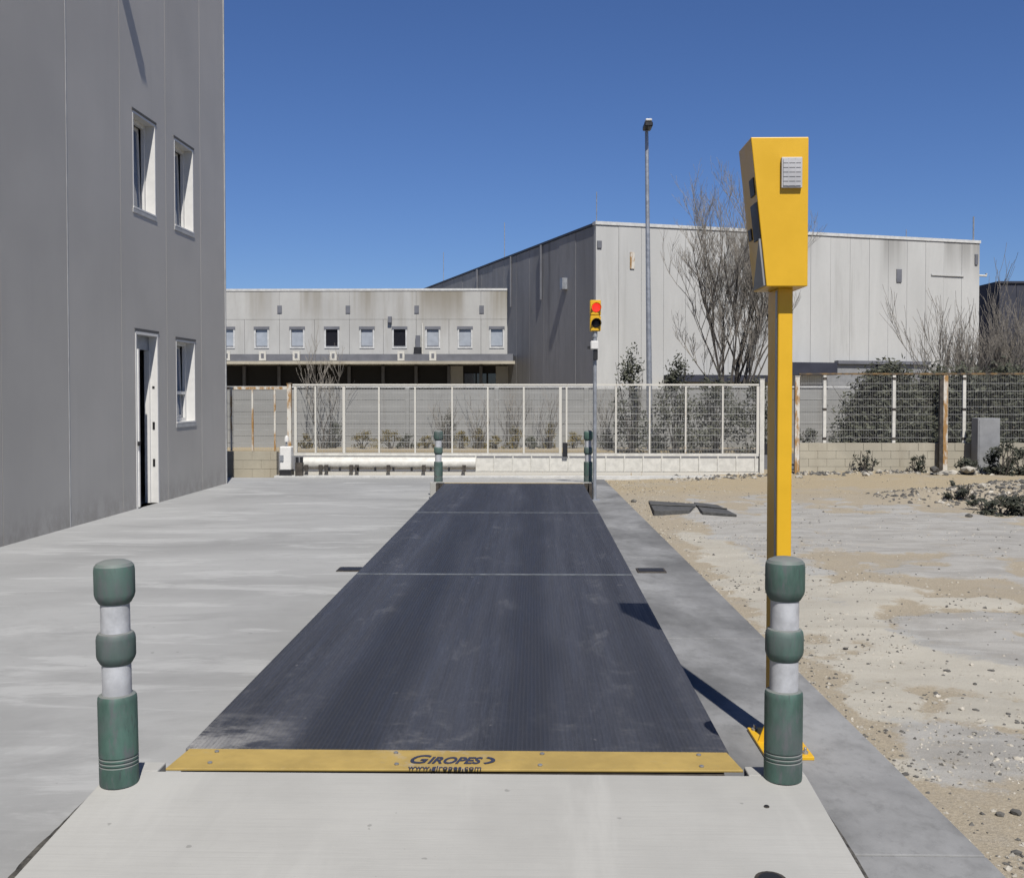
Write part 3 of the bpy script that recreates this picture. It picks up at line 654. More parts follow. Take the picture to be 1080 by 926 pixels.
for (s0_, s1_, z0_, z1_, kd) in opens:
    if kd == 'w':
        w = MB(WM).box(s0_ + .003, s0_ + .03, -TH, .004, z0_ + .03, z1_ - .03)        # lining of the reveal, bright far side
        w.box(s1_ - .03, s1_ - .003, -TH, .004, z0_ + .03, z1_ - .03).box(s0_ + .003, s1_ - .003, -TH, .004, z1_ - .03, z1_ - .003)
        w = w.build('window', M['white_alu'], gb_)
        MB(WM).box(s0_ + .003, s1_ - .003, -TH, .014, z0_ + .003, z0_ + .03).build('sill', M['white_alu'], w)
        MB(WM).box(s0_ - .03, s1_ + .03, .001, .012, z1_ + .012, z1_ + .045).build('drip_trim', M['seal'], w)
        MB(WM).box(s0_ - .02, s1_ + .02, .001, .012, z0_ - .07, z0_ - .002).build('sill_trim', M['joint'], w)
        fr = MB(WM); d0_, d1_ = -TH + .005, -TH + .06
        A0, A1, Z0, Z1 = s0_ + .031, s1_ - .031, z0_ + .031, z1_ - .031
        fr.box(A0, A0 + .06, d0_, d1_, Z0, Z1).box(A1 - .06, A1, d0_, d1_, Z0, Z1).box(A0 + .06, A1 - .06, d0_, d1_, Z0, Z0 + .06).box(A0 + .06, A1 - .06, d0_, d1_, Z1 - .06, Z1)
        zm = Z0 + (Z1 - Z0) * .36
        fr.box(A0 + .06, A1 - .06, d0_, d1_, zm - .03, zm + .03) if z0_ < 3 else None
        fr.build('frame', M['white_alu'], w)
        # sash tipped inwards at the top, glass in it
        TM = WM @ Matrix.Translation((0, d0_ - .005, Z0 + .05)) @ Matrix.Rotation(R(1.6), 4, 'X')
        hh = Z1 - Z0 - .1
        sh = MB(TM); sh.box(A0 + .05, A0 + .11, -.045, 0, 0, hh).box(A1 - .11, A1 - .05, -.045, 0, 0, hh).box(A0 + .11, A1 - .11, -.045, 0, 0, .06).box(A0 + .11, A1 - .11, -.045, 0, hh - .06, hh)
        sh.build('sash', M['white_alu'], w)
        MB(TM).box(A0 + .11, A1 - .11, -.028, -.018, .06, hh - .06).build('pane', M['glass'], w)
    else:
        d_ = MB(WM).box(s0_ + .003, s0_ + .05, -TH, .008, 0.0, z1_ - .003).box(s1_ - .05, s1_ - .003, -TH, .008, 0.0, z1_ - .003).box(s0_ + .05, s1_ - .05, -TH, .008, z1_ - .05, z1_ - .003).build('door_frame', M['white_alu'], gb_)
        MB(WM).box(s0_ - .03, s1_ + .03, .001, .012, z1_ + .012, z1_ + .045).build('drip_trim', M['seal'], d_)
        MB(WM).box(s0_ + .051, s1_ - .051, -TH + .02, -TH + .08, z1_ - .28, z1_ - .051).build('transom', M['steel'], d_)
        # leaf hinged on the near jamb, swung inwards; keeps on the far jamb
        lf_ = MB(WM).box(s1_ - .098, s1_ - .052, -TH - .85, .028, .02, z1_ - .29).build('door_leaf', M['white_alu'], d_)
        MB(WM).box(s1_ - .05, s1_ + .01, .029, .055, 1.02, 1.09).build('handle', M['black'], lf_)
        MB(WM).box(s0_ + .051, s0_ + .085, -TH + .01, -TH + .10, .0, z1_ - .29).build('rebate', M['white_alu'], d_)
        for zz in (.62, 1.25, 1.33, 1.95):
            MB(WM).box(s0_ + .0505, s0_ + .056, -.085, -.045, zz, zz + (.13 if zz < 1.3 else .04)).build('keep', M['black'], d_)
# unseen bracket above the frame, added to cast a shadow on the cladding
s_tip, z_tip = wp(150, 72); ls = -to_sun
# shadow of a point p out from the wall falls at p + ls*k ; solve for the arm end
ln = ls.dot(nW); reach = .42; k = reach / -ln; sh_s = ls.dot(dW) * k; sh_z = ls.z * k
fa = (s_tip - sh_s, z_tip - sh_z)
fl = thing('unseen_bracket', WM @ Vector((fa[0], 0, fa[1])), 'unseen bracket arm added high on the grey wall to cast a slanting shadow', 'floodlight')
MB(WM).box(fa[0] - .12, fa[0] + .12, .021, reach, fa[1] - .04, fa[1] + .04).build('arm', M['steel'], fl)
MB(WM).box(fa[0] - .1, fa[0] + .1, .0, .02, fa[1] - .1, fa[1] + .1).build('wall_plate', M['steel'], fl)
MB(WM).box(fa[0] - .11, fa[0] + .11, reach - .2, reach + .02, fa[1] - .12, fa[1] - .041, .01).build('bracket_end', M['black'], fl)

# ================================================================== GATE AND FENCES
GY = 23.5
def pole(m, x, ya, yb, Y, w, dpt=.05):
    a_ = at(x, ya, Y); b_ = at(x, yb, Y); m.box(a_.x - w / 2, a_.x + w / 2, Y - dpt / 2, Y + dpt / 2, b_.z, a_.z)
def mesh_panel(parent, xa, xb, za, zb, Y, hs=.16, vs_=.035, wh=.0045, wvv=.0020):
    m = MB(); z = za + hs * .5
    while z < zb:
        m.box(xa, xb, Y - wh, Y + wh, z - wh, z + wh); z += hs
    x = xa + vs_ * .5
    while x < xb:
        m.box(x - wvv, x + wvv, Y - .008, Y - .004, za, zb); x += vs_
    return m.build('mesh_panel', M['wire'], parent)
gx0, gx1 = at(309, 450, GY).x, at(800, 450, GY).x
zg_top, zg_mid, zg_low, zg_bot = at(550, 405, GY).z, at(550, 478, GY).z, at(550, 483, GY).z, at(550, 497, GY).z
gate = thing('sliding_gate', ((gx0 + gx1) / 2, GY, 0), 'long white sliding gate of posts and wire mesh', 'gate')
px_posts = [312, 333, 363, 400, 438, 477, 514.5, 552.5, 591, 597.5, 649.5, 685, 723, 762, 799]
MB().box(gx0, gx1, GY - .03, GY + .03, zg_top - .04, zg_top).build('top_rail', M['chip'], gate)
MB().box(gx0, gx1, GY - .04, GY + .04, zg_mid - .06, zg_mid).build('middle_rail', M['white_paint'], gate)
MB().box(gx0, gx1, GY - .05, GY + .05, zg_bot - .09, zg_bot - .01).build('bottom_rail', M['chip'], gate)
X = [at(p, 450, GY).x for p in px_posts]
for i, x in enumerate(X):
    w = .06 if i in (0, 2, 8, 14) else .038
    MB().box(x - w / 2, x + w / 2, GY - .035, GY + .035, zg_mid + .002, zg_top - .052).build('post', M['chip'], gate)
for a, b in zip(X[:-1], X[1:]):
    if b - a > .3: mesh_panel(gate, a + .03, b - .03, zg_mid + .01, zg_top - .06, GY)
x_c = at(502, 490, GY).x
MB().tube([(gx0 + .25, GY - .02, (zg_low + zg_bot) / 2 + .03), (x_c, GY - .02, (zg_low + zg_bot) / 2 + .03)], (zg_low - zg_bot) / 2 - .01, 16).build('drum_beam', M['white_paint'], gate, smooth=40)
lower = []
p_ = 352
x = x_c; half = (X[5] - X[4]) / 2
xx = [x_c + i * half for i in range(60) if x_c + i * half < gx1]
for a, b in zip(xx, xx[1:] + [gx1]):
    MB().box(a + .003, b - .003, GY - .02, GY + .02, zg_bot + .002, zg_low - .002).build('lower_panel', M['white_paint'], gate)
    MB().box(a - .013, a + .013, GY - .04, GY + .03, zg_bot - .005, zg_mid - .062).build('stud', M['white_paint'], gate)
for px in (352, 363, 382, 400, 419, 438, 458, 477):
    x = at(px, 490, GY).x; z = (zg_low + zg_bot) / 2
    MB().box(x - .08, x - .035, GY - .23, GY - .19, zg_bot + .02, zg_bot + .10).build('roller_bracket', M['black'], gate)
for px in (325, 340, 346, 372, 378, 411, 448, 490):
    x = at(px, 490, GY).x; MB().box(x - .04, x + .04, GY - .23, GY - .17, zg_bot + .01, zg_bot + .15).build('roller', M['darksteel'], gate)
for x in (X[2], X[5], X[8], X[11]):
    MB().box(x - .05, x + .05, GY - .03, GY + .03, .0, zg_bot - .095).build('wheel', M['darksteel'], gate)
zz = zg_mid + .02
MB().box(X[8] + .05, X[9] + .02, GY - .09, GY - .04, zz - .1, zz + .22).build('lock_box', M['black'], gate)
trk = MB().box(gx0 - .3, gx1 + .4, GY - .55, GY - .3, -.08, .03).build('gate_track', M['cap']); tag(trk, 'pale concrete track beam on the ground along the white gate', 'track beam')
# end posts of the gate
for px, yb, ya, lab, mt in ((803, 503, 400, 'white end post with catch at the right end of the gate', 'white_paint'), (840, 500, 397, 'white steel post right of the yellow terminal post', 'rust')):
    b_ = at(px, yb, GY + .15); a_ = at(px, ya, GY + .15)
    t = thing('gate_post', (b_.x, GY + .15, -.06), lab, 'post')
    MB().box(b_.x - .05, b_.x + .05, GY + .10, GY + .20, -.06, a_.z).build('shaft', M[mt], t)
    MB().box(b_.x - .06, b_.x + .06, GY + .09, GY + .21, a_.z + .001, a_.z + .012).build('cap', M['white_paint'], t)
    if px < 820:
        MB().box(b_.x + .05, b_.x + .13, GY + .1, GY + .18, at(px, 480, GY).z, at(px, 468, GY).z).build('catch', M['black'], t)
        MB().box(b_.x - .075, b_.x - .051, GY + .1, GY + .18, -.05, at(px, 470, GY).z).build('stop_plate', M['black'], t)

def block_wall(name, xa, xb, z0, z1, Y, th, label, courses):
    w = thing(name, ((xa + xb) / 2, Y, z0), label, 'low wall'); hz = (z1 - z0) / courses; L = .42
    MB().box(xa + .01, xb - .01, Y - th / 2 + .012, Y + th / 2 - .012, z0, z1 - .012).build('mortar', M['cap'] if 0 else M['block'], w)
    for c in range(courses):
        x = xa - (L / 2 if c % 2 else 0)
        while x < xb - .02:
            a_, b_ = max(x, xa) + .004, min(x + L, xb) - .004
            if b_ - a_ > .05:
                j = random.uniform(-.004, .004)
                MB().box(a_, b_, Y - th / 2 + j, Y + th / 2, z0 + c * hz + .003, z0 + (c + 1) * hz - .003).build('block', M['block'], w)
            x += L
    return w
# left: low wall and rusty fence on it
LY = 23.6
la, lb_ = at(236, 490, LY).x - 1.0, at(293, 490, LY).x
block_wall('low_block_wall', la, lb_, -.05, at(260, 476, LY).z, LY, .2, 'low tan block wall between grey building and gate', 3)
lf = thing('mesh_fence', ((la + lb_) / 2, LY, at(260, 476, LY).z), 'short rusty mesh fence on the low wall beside the grey building', 'fence')
zl0, zl1 = at(260, 475.5, LY).z, at(260, 408, LY).z; xr = at(306, 450, LY).x
MB().box(la, xr, LY - .025, LY + .025, zl1 - .06, zl1).build('top_rail', M['rust'], lf)
fx = [at(p, 440, LY).x for p in (244, 266.5, 290)]
for x in [la + .05] + fx: MB().box(x - .02, x + .02, LY - .02, LY + .02, zl0, zl1 - .062).build('post', M['rust'], lf)
for a, b in zip([la + .05] + fx, fx): mesh_panel(lf, a + .02, b - .02, zl0 + .03, zl1 - .07, LY, .3, .055)
x = at(307, 450, LY).x
gpst = thing('gate_post', (x, LY - .1, -.05), 'rust flecked white post at the left end of the gate', 'post')
MB().box(x - .045, x + .045, LY - .19, LY - .10, -.05, at(306, 405, LY).z).build('shaft', M['rust'], gpst)
MB().box(x - .055, x + .055, LY - .2, LY - .09, at(306, 405, LY).z + .001, at(306, 405, LY).z + .012).build('cap', M['rust'], gpst)
# gate motor, with its meter box
ma, mb2 = at(295, 500, 23.1), at(307.5, 471, 23.1)
mo = thing('gate_motor', ((ma.x + mb2.x) / 2, 23.2, 0), 'white gate motor cabinet on a black foot beside the low wall', 'gate motor')
MB().box(ma.x, mb2.x, 23.05, 23.35, -.02, at(300, 496, 23.1).z).build('foot', M['black'], mo)
MB().box(ma.x + .005, mb2.x - .005, 23.06, 23.34, at(300, 496, 23.1).z + .001, mb2.z, .02).build('housing', M['white_alu'], mo)
MB().box(ma.x + .02, ma.x + .1, 23.035, 23.058, at(300, 486, 23.1).z, at(300, 480, 23.1).z).build('cover_plate', M['steel'], mo)
MB().tube([((ma.x + mb2.x) / 2, 23.2, mb2.z - .02), ((ma.x + mb2.x) / 2, 23.2, mb2.z + .1)], .02, 8).build('lamp_stem', M['steel'], mo)
MB().lathe([(.05, 0), (.055, .05), (.04, .12), (.01, .14)], 12, ((ma.x + mb2.x) / 2, 23.2, mb2.z + .1)).build('warning_lamp', M['white_alu'], mo, smooth=40)
ga_, gb2 = at(312, 500, 23.05), at(319.5, 484, 23.05)
gd = thing('gate_guide', (ga_.x, 23.05, -.01), 'small black roller guide at the left end of the gate', 'gate guide')
MB().box(ga_.x, gb2.x, 22.98, 23.12, -.02, gb2.z - .08).build('bracket', M['darksteel'], gd)
for k in (0, 1):
    MB().tube([(ga_.x + .03 + .10 * k, 23.05, gb2.z - .08), (ga_.x + .03 + .10 * k, 23.05, gb2.z + .04)], .035, 10).build('roller', M['black'], gd, smooth=40)
# right: block wall with mesh fence
RY = 24.4
ra, rb = at(842, 480, RY).x, at(1090, 480, RY).x + 3
zw = at(900, 467, RY).z
block_wall('block_wall', ra, rb, -.02, zw, RY, .22, 'long low block wall under the mesh fence at the right', 4)
rf = thing('mesh_fence', ((ra + rb) / 2, RY, zw), 'mesh fence with dark rusty top rail on the right block wall', 'fence')
zf = at(950, 393.5, RY).z
MB().box(ra, rb, RY - .025, RY + .025, zf - .04, zf).build('top_rail', M['rustrail'], rf)
rx = [at(p, 440, RY).x for p in (869.5, 942.5, 1016.5)]; st_ = rx[2] - rx[1]; rx = [rx[0] - st_] + rx + [rx[-1] + st_, rx[-1] + 2 * st_]
rx = [x for x in rx if ra < x < rb]
for x in rx:
    p = MB().box(x - .035, x + .035, RY - .03, RY + .03, zw, zf - .052).build('post', M['white_paint'], rf)
    for fz in (.06, .48, .92): MB().box(x - .04, x + .04, RY - .035, RY + .035, zw + (zf - zw) * fz - .03, zw + (zf - zw) * fz + .03).build('clip', M['darksteel'], p)
ed = [ra] + rx + [rb]
for a, b in zip(ed[:-1], ed[1:]): mesh_panel(rf, a + .04, b - .04, zw + .03, zf - .06, RY, .18, .04, .004, .0015)
x = at(996.5, 440, RY - .25).x
rp = thing('rusty_post', (x, RY - .25, -.05), 'tall rust streaked steel post in front of the right fence', 'post')
MB().box(x - .05, x + .05, RY - .30, RY - .20, -.05, at(996, 396, RY - .25).z).build('shaft', M['rust'], rp)
MB().box(x - .13, x - .051, RY - .29, RY - .21, -.05, at(996, 400, RY - .25).z).build('flange', M['darksteel'], rp)
ca, cb = at(1029, 487, RY - .5), at(1053, 441, RY - .5)
cab = thing('utility_cabinet', ((ca.x + cb.x) / 2, RY - .4, 0), 'plain grey utility cabinet standing before the block wall', 'cabinet')
MB().box(ca.x, cb.x, RY - .6, RY - .25, -.02, cb.z, .008).build('body', M['cabinet'], cab)
MB().box(ca.x + .03, cb.x - .03, RY - .612, RY - .601, .12, cb.z - .05).build('door', M['cabinet'], cab)
MB().box(cb.x - .1, cb.x - .07, RY - .63, RY - .612, .5, .6).build('handle', M['darksteel'], cab)

# ================================================================== BOUNDARY WALL ACROSS THE ROAD
BY = 35.0
zb1 = at(550, 409, BY).z
bw = thing('boundary_wall', (0, BY, 0), 'weathered grey concrete boundary wall seen through the gate mesh', 'wall')
x = at(150, 450, BY).x; xe = at(905, 450, BY).x; nrow = 5; hh = (zb1 + .0) / nrow
while x < xe:
    MB().box(x + .01, x + 2.98, BY - .02, BY + .12, 0, zb1 - .05).build('core', M['boundary'], bw)
    MB().box(x - .07, x + .07, BY - .07, BY + .15, -.1, zb1).build('pier', M['boundary'], bw)
    for r_ in range(nrow):
        MB().box(x + .075, x + 2.925, BY - .045 + random.uniform(-.006, .006), BY - .021, r_ * hh + .004, (r_ + 1) * hh - .005 - (.05 if r_ == nrow - 1 else 0)).build('plank', M['boundary'], bw)
    x += 3.0
MB().box(at(150, 450, BY).x, x, BY - .07, BY + .15, zb1 - .048 + .05, zb1 + .05).build('coping', M['cap'], bw)

# ================================================================== OFFICE BUILDING (left, far)
AY = 55.0; AT = R(1.2)
def aA(px, py): return at(px, py, AY)
ax0, ax1 = aA(150, 350).x, aA(537, 350).x; az = aA(400, 307).z
ob = thing('office_building', ((ax0 + ax1) / 2, AY, 0), 'stained pale concrete office block over dark loading docks', 'building')
zj = aA(400, 337).z; zc1, zc0 = aA(400, 373.5).z, aA(400, 384.5).z
wins = [(240, 'g'), (276, 'b'), (313.5, 'b'), (350, 'k'), (387, 'b'), (421.5, 'k'), (456.5, 'l'), (490.5, 'b'), (524, 'l')]
wpx = [(205, 'b'), (170, 'b')] + wins
ww = 12.5 / F * AY; wz0, wz1 = aA(400, 366).z, aA(400, 345.5).z
MB().box(ax0, ax1, AY + .25, AY + 18, 0, az - .1).build('core', M['facade'], ob)
# facade panels between joints: upper row and window row, each panel its own piece with a real opening
wc = sorted(aA(p, 355).x for p, _ in wpx); step = (wc[-1] - wc[2]) / 8
edges = [ax0] + [(a + b) / 2 for a, b in zip(wc[:-1], wc[1:])] + [ax1]
up = edges[::2] if len(edges) % 2 else edges[::2] + [edges[-1]]
for a, b in zip(up[:-1], up[1:]):
    MB().box(a + .005, b - .005, AY, AY + .24, zj + .006, az).build('precast_panel', M['facade'], ob)
for a, b, c in zip(edges[:-1], edges[1:], wc):
    m = MB(); l, r_ = c - ww / 2, c + ww / 2
    m.box(a + .008, b - .008, AY + .004, AY + .24, zc1 - .6, wz0).box(a + .008, b - .008, AY + .004, AY + .24, wz1, zj - .006)
    m.box(a + .008, l, AY + .004, AY + .24, wz0, wz1).box(r_, b - .008, AY + .004, AY + .24, wz0, wz1).build('precast_panel', M['facade'], ob)
for (p, kd), c in zip(sorted(wpx), wc):
    l, r_ = c - ww / 2, c + ww / 2
    w = MB().box(l - .08, l, AY - .03, AY + .15, wz0 - .08, wz1 + .02).box(r_, r_ + .08, AY - .03, AY + .15, wz0 - .08, wz1 + .02).box(l, r_, AY - .03, AY + .15, wz0 - .08, wz0).build('window', M['cap'], ob)
    MB().box(l - .1, r_ + .1, AY - .05, AY + .1, wz1 - .10, wz1 + .05).build('shutter_box', M['canopy'], w)
    MB().box(l, r_, AY + .06, AY + .10, wz0, wz1 - .1).build('pane', M['glass_dark'] if kd == 'k' else M['glass_sky'], w)
    MB().box(l, r_, AY + .03, AY + .09, wz0, wz0 + .06).build('bottom_rail', M['canopy'], w)
MB().box(ax0, ax1 + .05, AY - .03, AY + .3, az + .002, az + .12).build('parapet_cap', M['cap'], ob)
for p in (295, 367, 439.5, 508):
    q = aA(p, 326.5); MB().box(q.x - .12, q.x + .12, AY - .04, AY - .002, q.z - .2, q.z + .2).build('vent', M['canopy'], ob)
q = aA(411.5, 337); MB().box(q.x - .1, q.x + .1, AY - .2, AY - .002, q.z - .2, q.z + .15, .02).build('wall_lamp', M['canopy'], ob)
q = aA(445.5, 357); MB().tube([(q.x, AY - .06, zc1), (q.x, AY - .06, aA(445, 341).z)], .05, 8).build('downpipe', M['white_paint'], ob)
q = aA(441, 363); MB().box(q.x - .12, q.x + .12, AY - .16, AY - .002, zc1 + .2, aA(441, 354).z).build('louvre_box', M['canopy'], ob)
MB().box(q.x - .2, q.x + .2, AY - .25, AY - .002, zc1 + .002, zc1 + .35).build('floodlight', M['black'], ob)
# canopy over the docks
CY = AY - 4.0
cz1, cz0 = at(400, 373.5, CY).z, at(400, 384, CY).z
cx0, cx1 = at(150, 380, CY).x, at(541, 380, CY).x
cn = MB().box(cx0, cx1, CY, AY - .002, cz0 + .12, cz1).build('canopy', M['canopy'], ob)
MB().box(cx0, cx1 + .1, CY - .08, CY - .002, cz0, cz0 + .14).build('gutter', M['block'], cn)
for p, in ((239,), (277,), (312.5,), (351.5,), (423,), (456.5,)):
    q = at(p, 376, CY - .02); s_ = MB().box(q.x - .17, q.x + .17, CY - .06, CY - .002, at(p, 380.5, CY).z, at(p, 370.5, CY).z).build('dock_sign', M['white_paint'], cn)
    MB().box(q.x - .07, q.x + .07, CY - .064, CY - .058, at(p, 378, CY).z, at(p, 373, CY).z).build('sign_mark', M['canopy'], s_)
MB().box(ax0, ax1, AY - .0, AY + .2, 0, zc1 - .62).build('dock_wall', M['dark_shade'], ob)  # shade under the canopy is put into this wall's near-black colour
for a, b in ((474, 488.5), (523, 537)):
    MB().box(aA(a, 400).x, aA(b, 400).x, AY - .1, AY - .002, 0, zc1 - .64).build('pillar', M['facade'], ob)
for c in edges[1:-1]:
    MB().box(c - .08, c + .08, AY - .16, AY - .002, 0, zc1 - .64).build('dock_pillar', M['canopy'], ob)
for a, b in ((490, 501.5), (503, 513), (515, 523)):
    MB().box(aA(a, 400).x, aA(b, 400).x, AY - .06, AY - .002, 0, aA(a, 394).z).build('dock_door', M['glass_dark'], ob)

# ================================================================== WAREHOUSE (right, far)
cor = at(628.5, 237, 44.0); ang = R(20.0)
e_r = Vector((math.cos(ang), math.sin(ang), 0)); e_b = Vector((-math.sin(ang), math.cos(ang), 0))
BM = Matrix(((e_r.x, e_b.x, 0, cor.x), (e_r.y, e_b.y, 0, 44.0), (0, 0, 1, 0), (0, 0, 0, 1)))
def bpix(px, py):
    d_ = ray(px, py); o_ = Vector((0, 0, HE)); n_ = e_b; t_q = (Vector((cor.x, 44, 0)) - o_).dot(n_) / d_.dot(n_); p = o_ + d_ * t_q
    return (p - Vector((cor.x, 44, 0))).dot(e_r), p.z
BH = cor.z; BL = bpix(1033, 300)[0]; BD = 60.0
wh = thing('warehouse', (cor.x, 44, 0), 'big pale concrete panel warehouse behind the gate', 'building')
zR = bpix(1033, 257)[1]
def topz(u): return BH + (zR - BH) * u / BL
npan = 19
for i in range(npan):
    a, b = BL * i / npan + .006, BL * (i + 1) / npan - .006; j = random.uniform(0, .012)
    MB(BM).add([(a, j, 0), (b, j, 0), (b, .25, 0), (a, .25, 0), (a, j, topz(a)), (b, j, topz(b)), (b, .25, topz(b)), (a, .25, topz(a))],
        [(0, 3, 2, 1), (4, 5, 6, 7), (0, 1, 5, 4), (1, 2, 6, 5), (2, 3, 7, 6), (3, 0, 4, 7)]).build('precast_panel', M['facade2'], wh)
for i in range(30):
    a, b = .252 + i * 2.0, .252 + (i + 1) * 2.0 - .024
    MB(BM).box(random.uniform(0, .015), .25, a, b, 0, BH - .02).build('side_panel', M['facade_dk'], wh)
MB(BM).prism([(.26, 0), (BL - .01, 0), (BL - .01, zR - .2), (.26, BH - .2)], 'y', .26, BD).build('core', M['facade2'], wh)
MB(BM).add([(-.03, -.04, BH + .002), (BL + .03, -.04, zR + .002), (BL + .03, .3, zR + .002), (-.03, .3, BH + .002), (-.03, -.04, BH + .14), (BL + .03, -.04, zR + .14), (BL + .03, .3, zR + .14), (-.03, .3, BH + .14)],
        [(0, 3, 2, 1), (4, 5, 6, 7), (0, 1, 5, 4), (1, 2, 6, 5), (2, 3, 7, 6), (3, 0, 4, 7)]).build('parapet_cap', M['cap'], wh)
MB(BM).box(-.03, .3, .31, BD, BH + .002, BH + .1).build('parapet_cap', M['navy'], wh)
u, z = bpix(948, 291); MB(BM).box(u - .14, u + .14, -.04, -.002, z - .3, z + .3).build('vent', M['canopy'], wh)
u, z = bpix(666.5, 275); MB(BM).box(u - .1, u + .1, -.05, -.002, z - .35, z + .35).build('wall_lamp', M['rust'], wh)
u, z = bpix(632, 258); MB(BM).box(u - .1, u + .1, -.05, -.002, z - .15, z + .15).build('wall_vent', M['canopy'], wh)
u, z = bpix(1030, 274); MB(BM).box(u - .12, u + .05, -.05, -.002, z - .25, z + .25).build('wall_vent', M['canopy'], wh)
MB(BM).tube([(BL + .0, .1, bpix(1033, 290.5)[1]), (BL + .5, .1, bpix(1033, 290.5)[1]), (BL + .5, .1, bpix(1033, 288)[1])], .05, 8).build('lamp_arm', M['white_paint'], wh)
u0, _ = bpix(1000, 290); 
MB(BM).box(u0 - 1.0, u0 + .9, -.05, -.002, bpix(1000, 291.5)[1], bpix(1000, 290)[1]).build('ledge', M['facade2'], wh)
# lightning rods
for v in (0.2, 12.5, 25): MB(BM).tube([(.12, v, BH), (.12, v, BH + (1.4 if v < 1 else 2.0))], .02, 6).build('lightning_rod', M['steel'], wh)
u_, _ = bpix(958, 255); MB(BM).tube([(u_, .15, topz(u_)), (u_, .15, topz(u_) + .5)], .02, 6).build('lightning_rod', M['steel'], wh)
u_, _ = bpix(1029, 255); MB(BM).tube([(u_, .15, topz(u_)), (u_, .15, topz(u_) + 1.3)], .04, 6).build('lightning_rod', M['steel'], wh)
# lamp and pipe on the dark side
MB(BM).box(-.25, -.002, 3.2, 3.5, BH - 2.4, BH - 1.9).build('wall_lamp', M['steel'], wh)
for v in (6.5, 11.0, 17.0): MB(BM).tube([(-.05, v, BH - 2.6), (-.05, v, BH)], .05, 6).build('rain_pipe', M['canopy'], wh)
# low loading canopy at the foot of the facade
ua, ub = bpix(715, 390)[0], bpix(912, 390)[0]
lc = MB(BM).box(bpix(700, 395)[0], bpix(812, 395)[0], -1.2, -.01, bpix(760, 403)[1], bpix(760, 396)[1]).build('loading_canopy', M['navy'], wh)
MB(BM).box(bpix(812, 390)[0] + .02, bpix(869, 390)[0], -1.0, -.01, bpix(850, 396)[1], bpix(850, 383)[1]).build('loading_canopy', M['navy'], wh)
MB(BM).box(bpix(880, 390)[0], bpix(977, 390)[0], -.3, -.01, bpix(930, 384.5)[1], bpix(930, 381)[1]).build('lintel', M['canopy'], wh)
MB(BM).box(bpix(869, 390)[0] + .02, bpix(977, 390)[0], -.15, -.005, 0, bpix(930, 385)[1]).build('loading_door', M['cabinet'], wh)

# navy shed at the far right
SY = 62.0; sa, sbb = at(1036, 350, SY), at(1200, 300, SY)
sh = thing('navy_shed', (sa.x + 5, SY, 0), 'dark navy clad shed at the far right edge', 'building')
zs = at(1054, 299, SY).z; zs2 = at(1036, 304, SY).z; xm = at(1054, 300, SY).x
for i in range(12):
    a = xm + i * 1.0; MB().box(a + .01, a + .99, SY, SY + .1, 0, zs).build('cladding_panel', M['navy'], sh)
MB().add([(sa.x - 1.2, SY + 6, 0), (xm, SY + .02, 0), (xm, SY + .02, zs), (sa.x - 1.2, SY + 6, zs), (sa.x - 1.0, SY + 6.2, 0), (xm + .2, SY + .2, 0), (xm + .2, SY + .2, zs), (sa.x - 1.0, SY + 6.2, zs)],
    [(0, 1, 2, 3), (4, 7, 6, 5), (3, 2, 6, 7)]).build('side_wall', M['navy'], sh)
MB().box(xm - .1, xm + 12.2, SY - .1, SY + 8, zs + .002, zs + .12).build('roof', M['navy'], sh)

# lamp post
LPY = 33.6; lb2 = at(685.5, 470, LPY); lt = at(682, 138, LPY)
lp = thing('street_lamp', (lb2.x, LPY, .02), 'very tall thin grey street lamp behind the gate', 'street lamp')
MB().tube([(lb2.x, LPY, .0), (lt.x, LPY, lt.z)], [.10, .055], 12).build('pole', M['steel'], lp, smooth=40)
MB().box(lb2.x - .2, lb2.x + .2, LPY - .2, LPY + .2, .0, .04).build('base_plate', M['steel'], lp)
hd = MB().box(lt.x - .12, lt.x + .14, LPY - .55, LPY + .1, lt.z, lt.z + .16, .03).build('lantern', M['black'], lp)
MB().box(lt.x - .09, lt.x + .11, LPY - .57, LPY - .1, lt.z + .161, lt.z + .24, .02).build('lantern_cap', M['cap'], hd)

# ================================================================== BLACK MATS ON THE GROUND
for pts_, lab in (([(684, 527), (736, 531), (727, 540), (690, 541)], 'black plate lying tilted on sand beside the strip'),
                  ([(732, 529), (757, 533), (777, 544), (741, 542)], 'thin black plate lying flat on sand, right of the tilted one')):
    first = 'tilted' in lab and 'right' not in lab; P = [gp(x, y, .0) for x, y in pts_]; c_ = sum(P, Vector()) / 4
    t = thing('rubber_plate', (c_.x, c_.y, gz(c_.x, c_.y)), lab, 'plate', 'black plates left on the sand')
    zz = [.01, .01, .03, .06] if first else [.01, .01, .015, .03]
    zs_ = [gz(p.x, p.y) for p in P]; top = [Vector((p.x, p.y, z0 + h + .02)) for p, z0, h in zip(P, zs_, zz)]; bot = [Vector((p.x, p.y, z0 - .03)) for p, z0 in zip(P, zs_)]
    MB().add(bot + top, [(3, 2, 1, 0), (4, 5, 6, 7), (0, 1, 5, 4), (1, 2, 6, 5), (2, 3, 7, 6), (3, 0, 4, 7)]).build('sheet', M['blackrub'], t, bevel=.004)
    a_, b_ = top[0].lerp(top[3], .5), top[1].lerp(top[2], .5); up_ = Vector((0, 0, .012))
    MB().tube([a_ + up_, b_ + up_], .012, 6).build('rib', M['blackrub'], t)

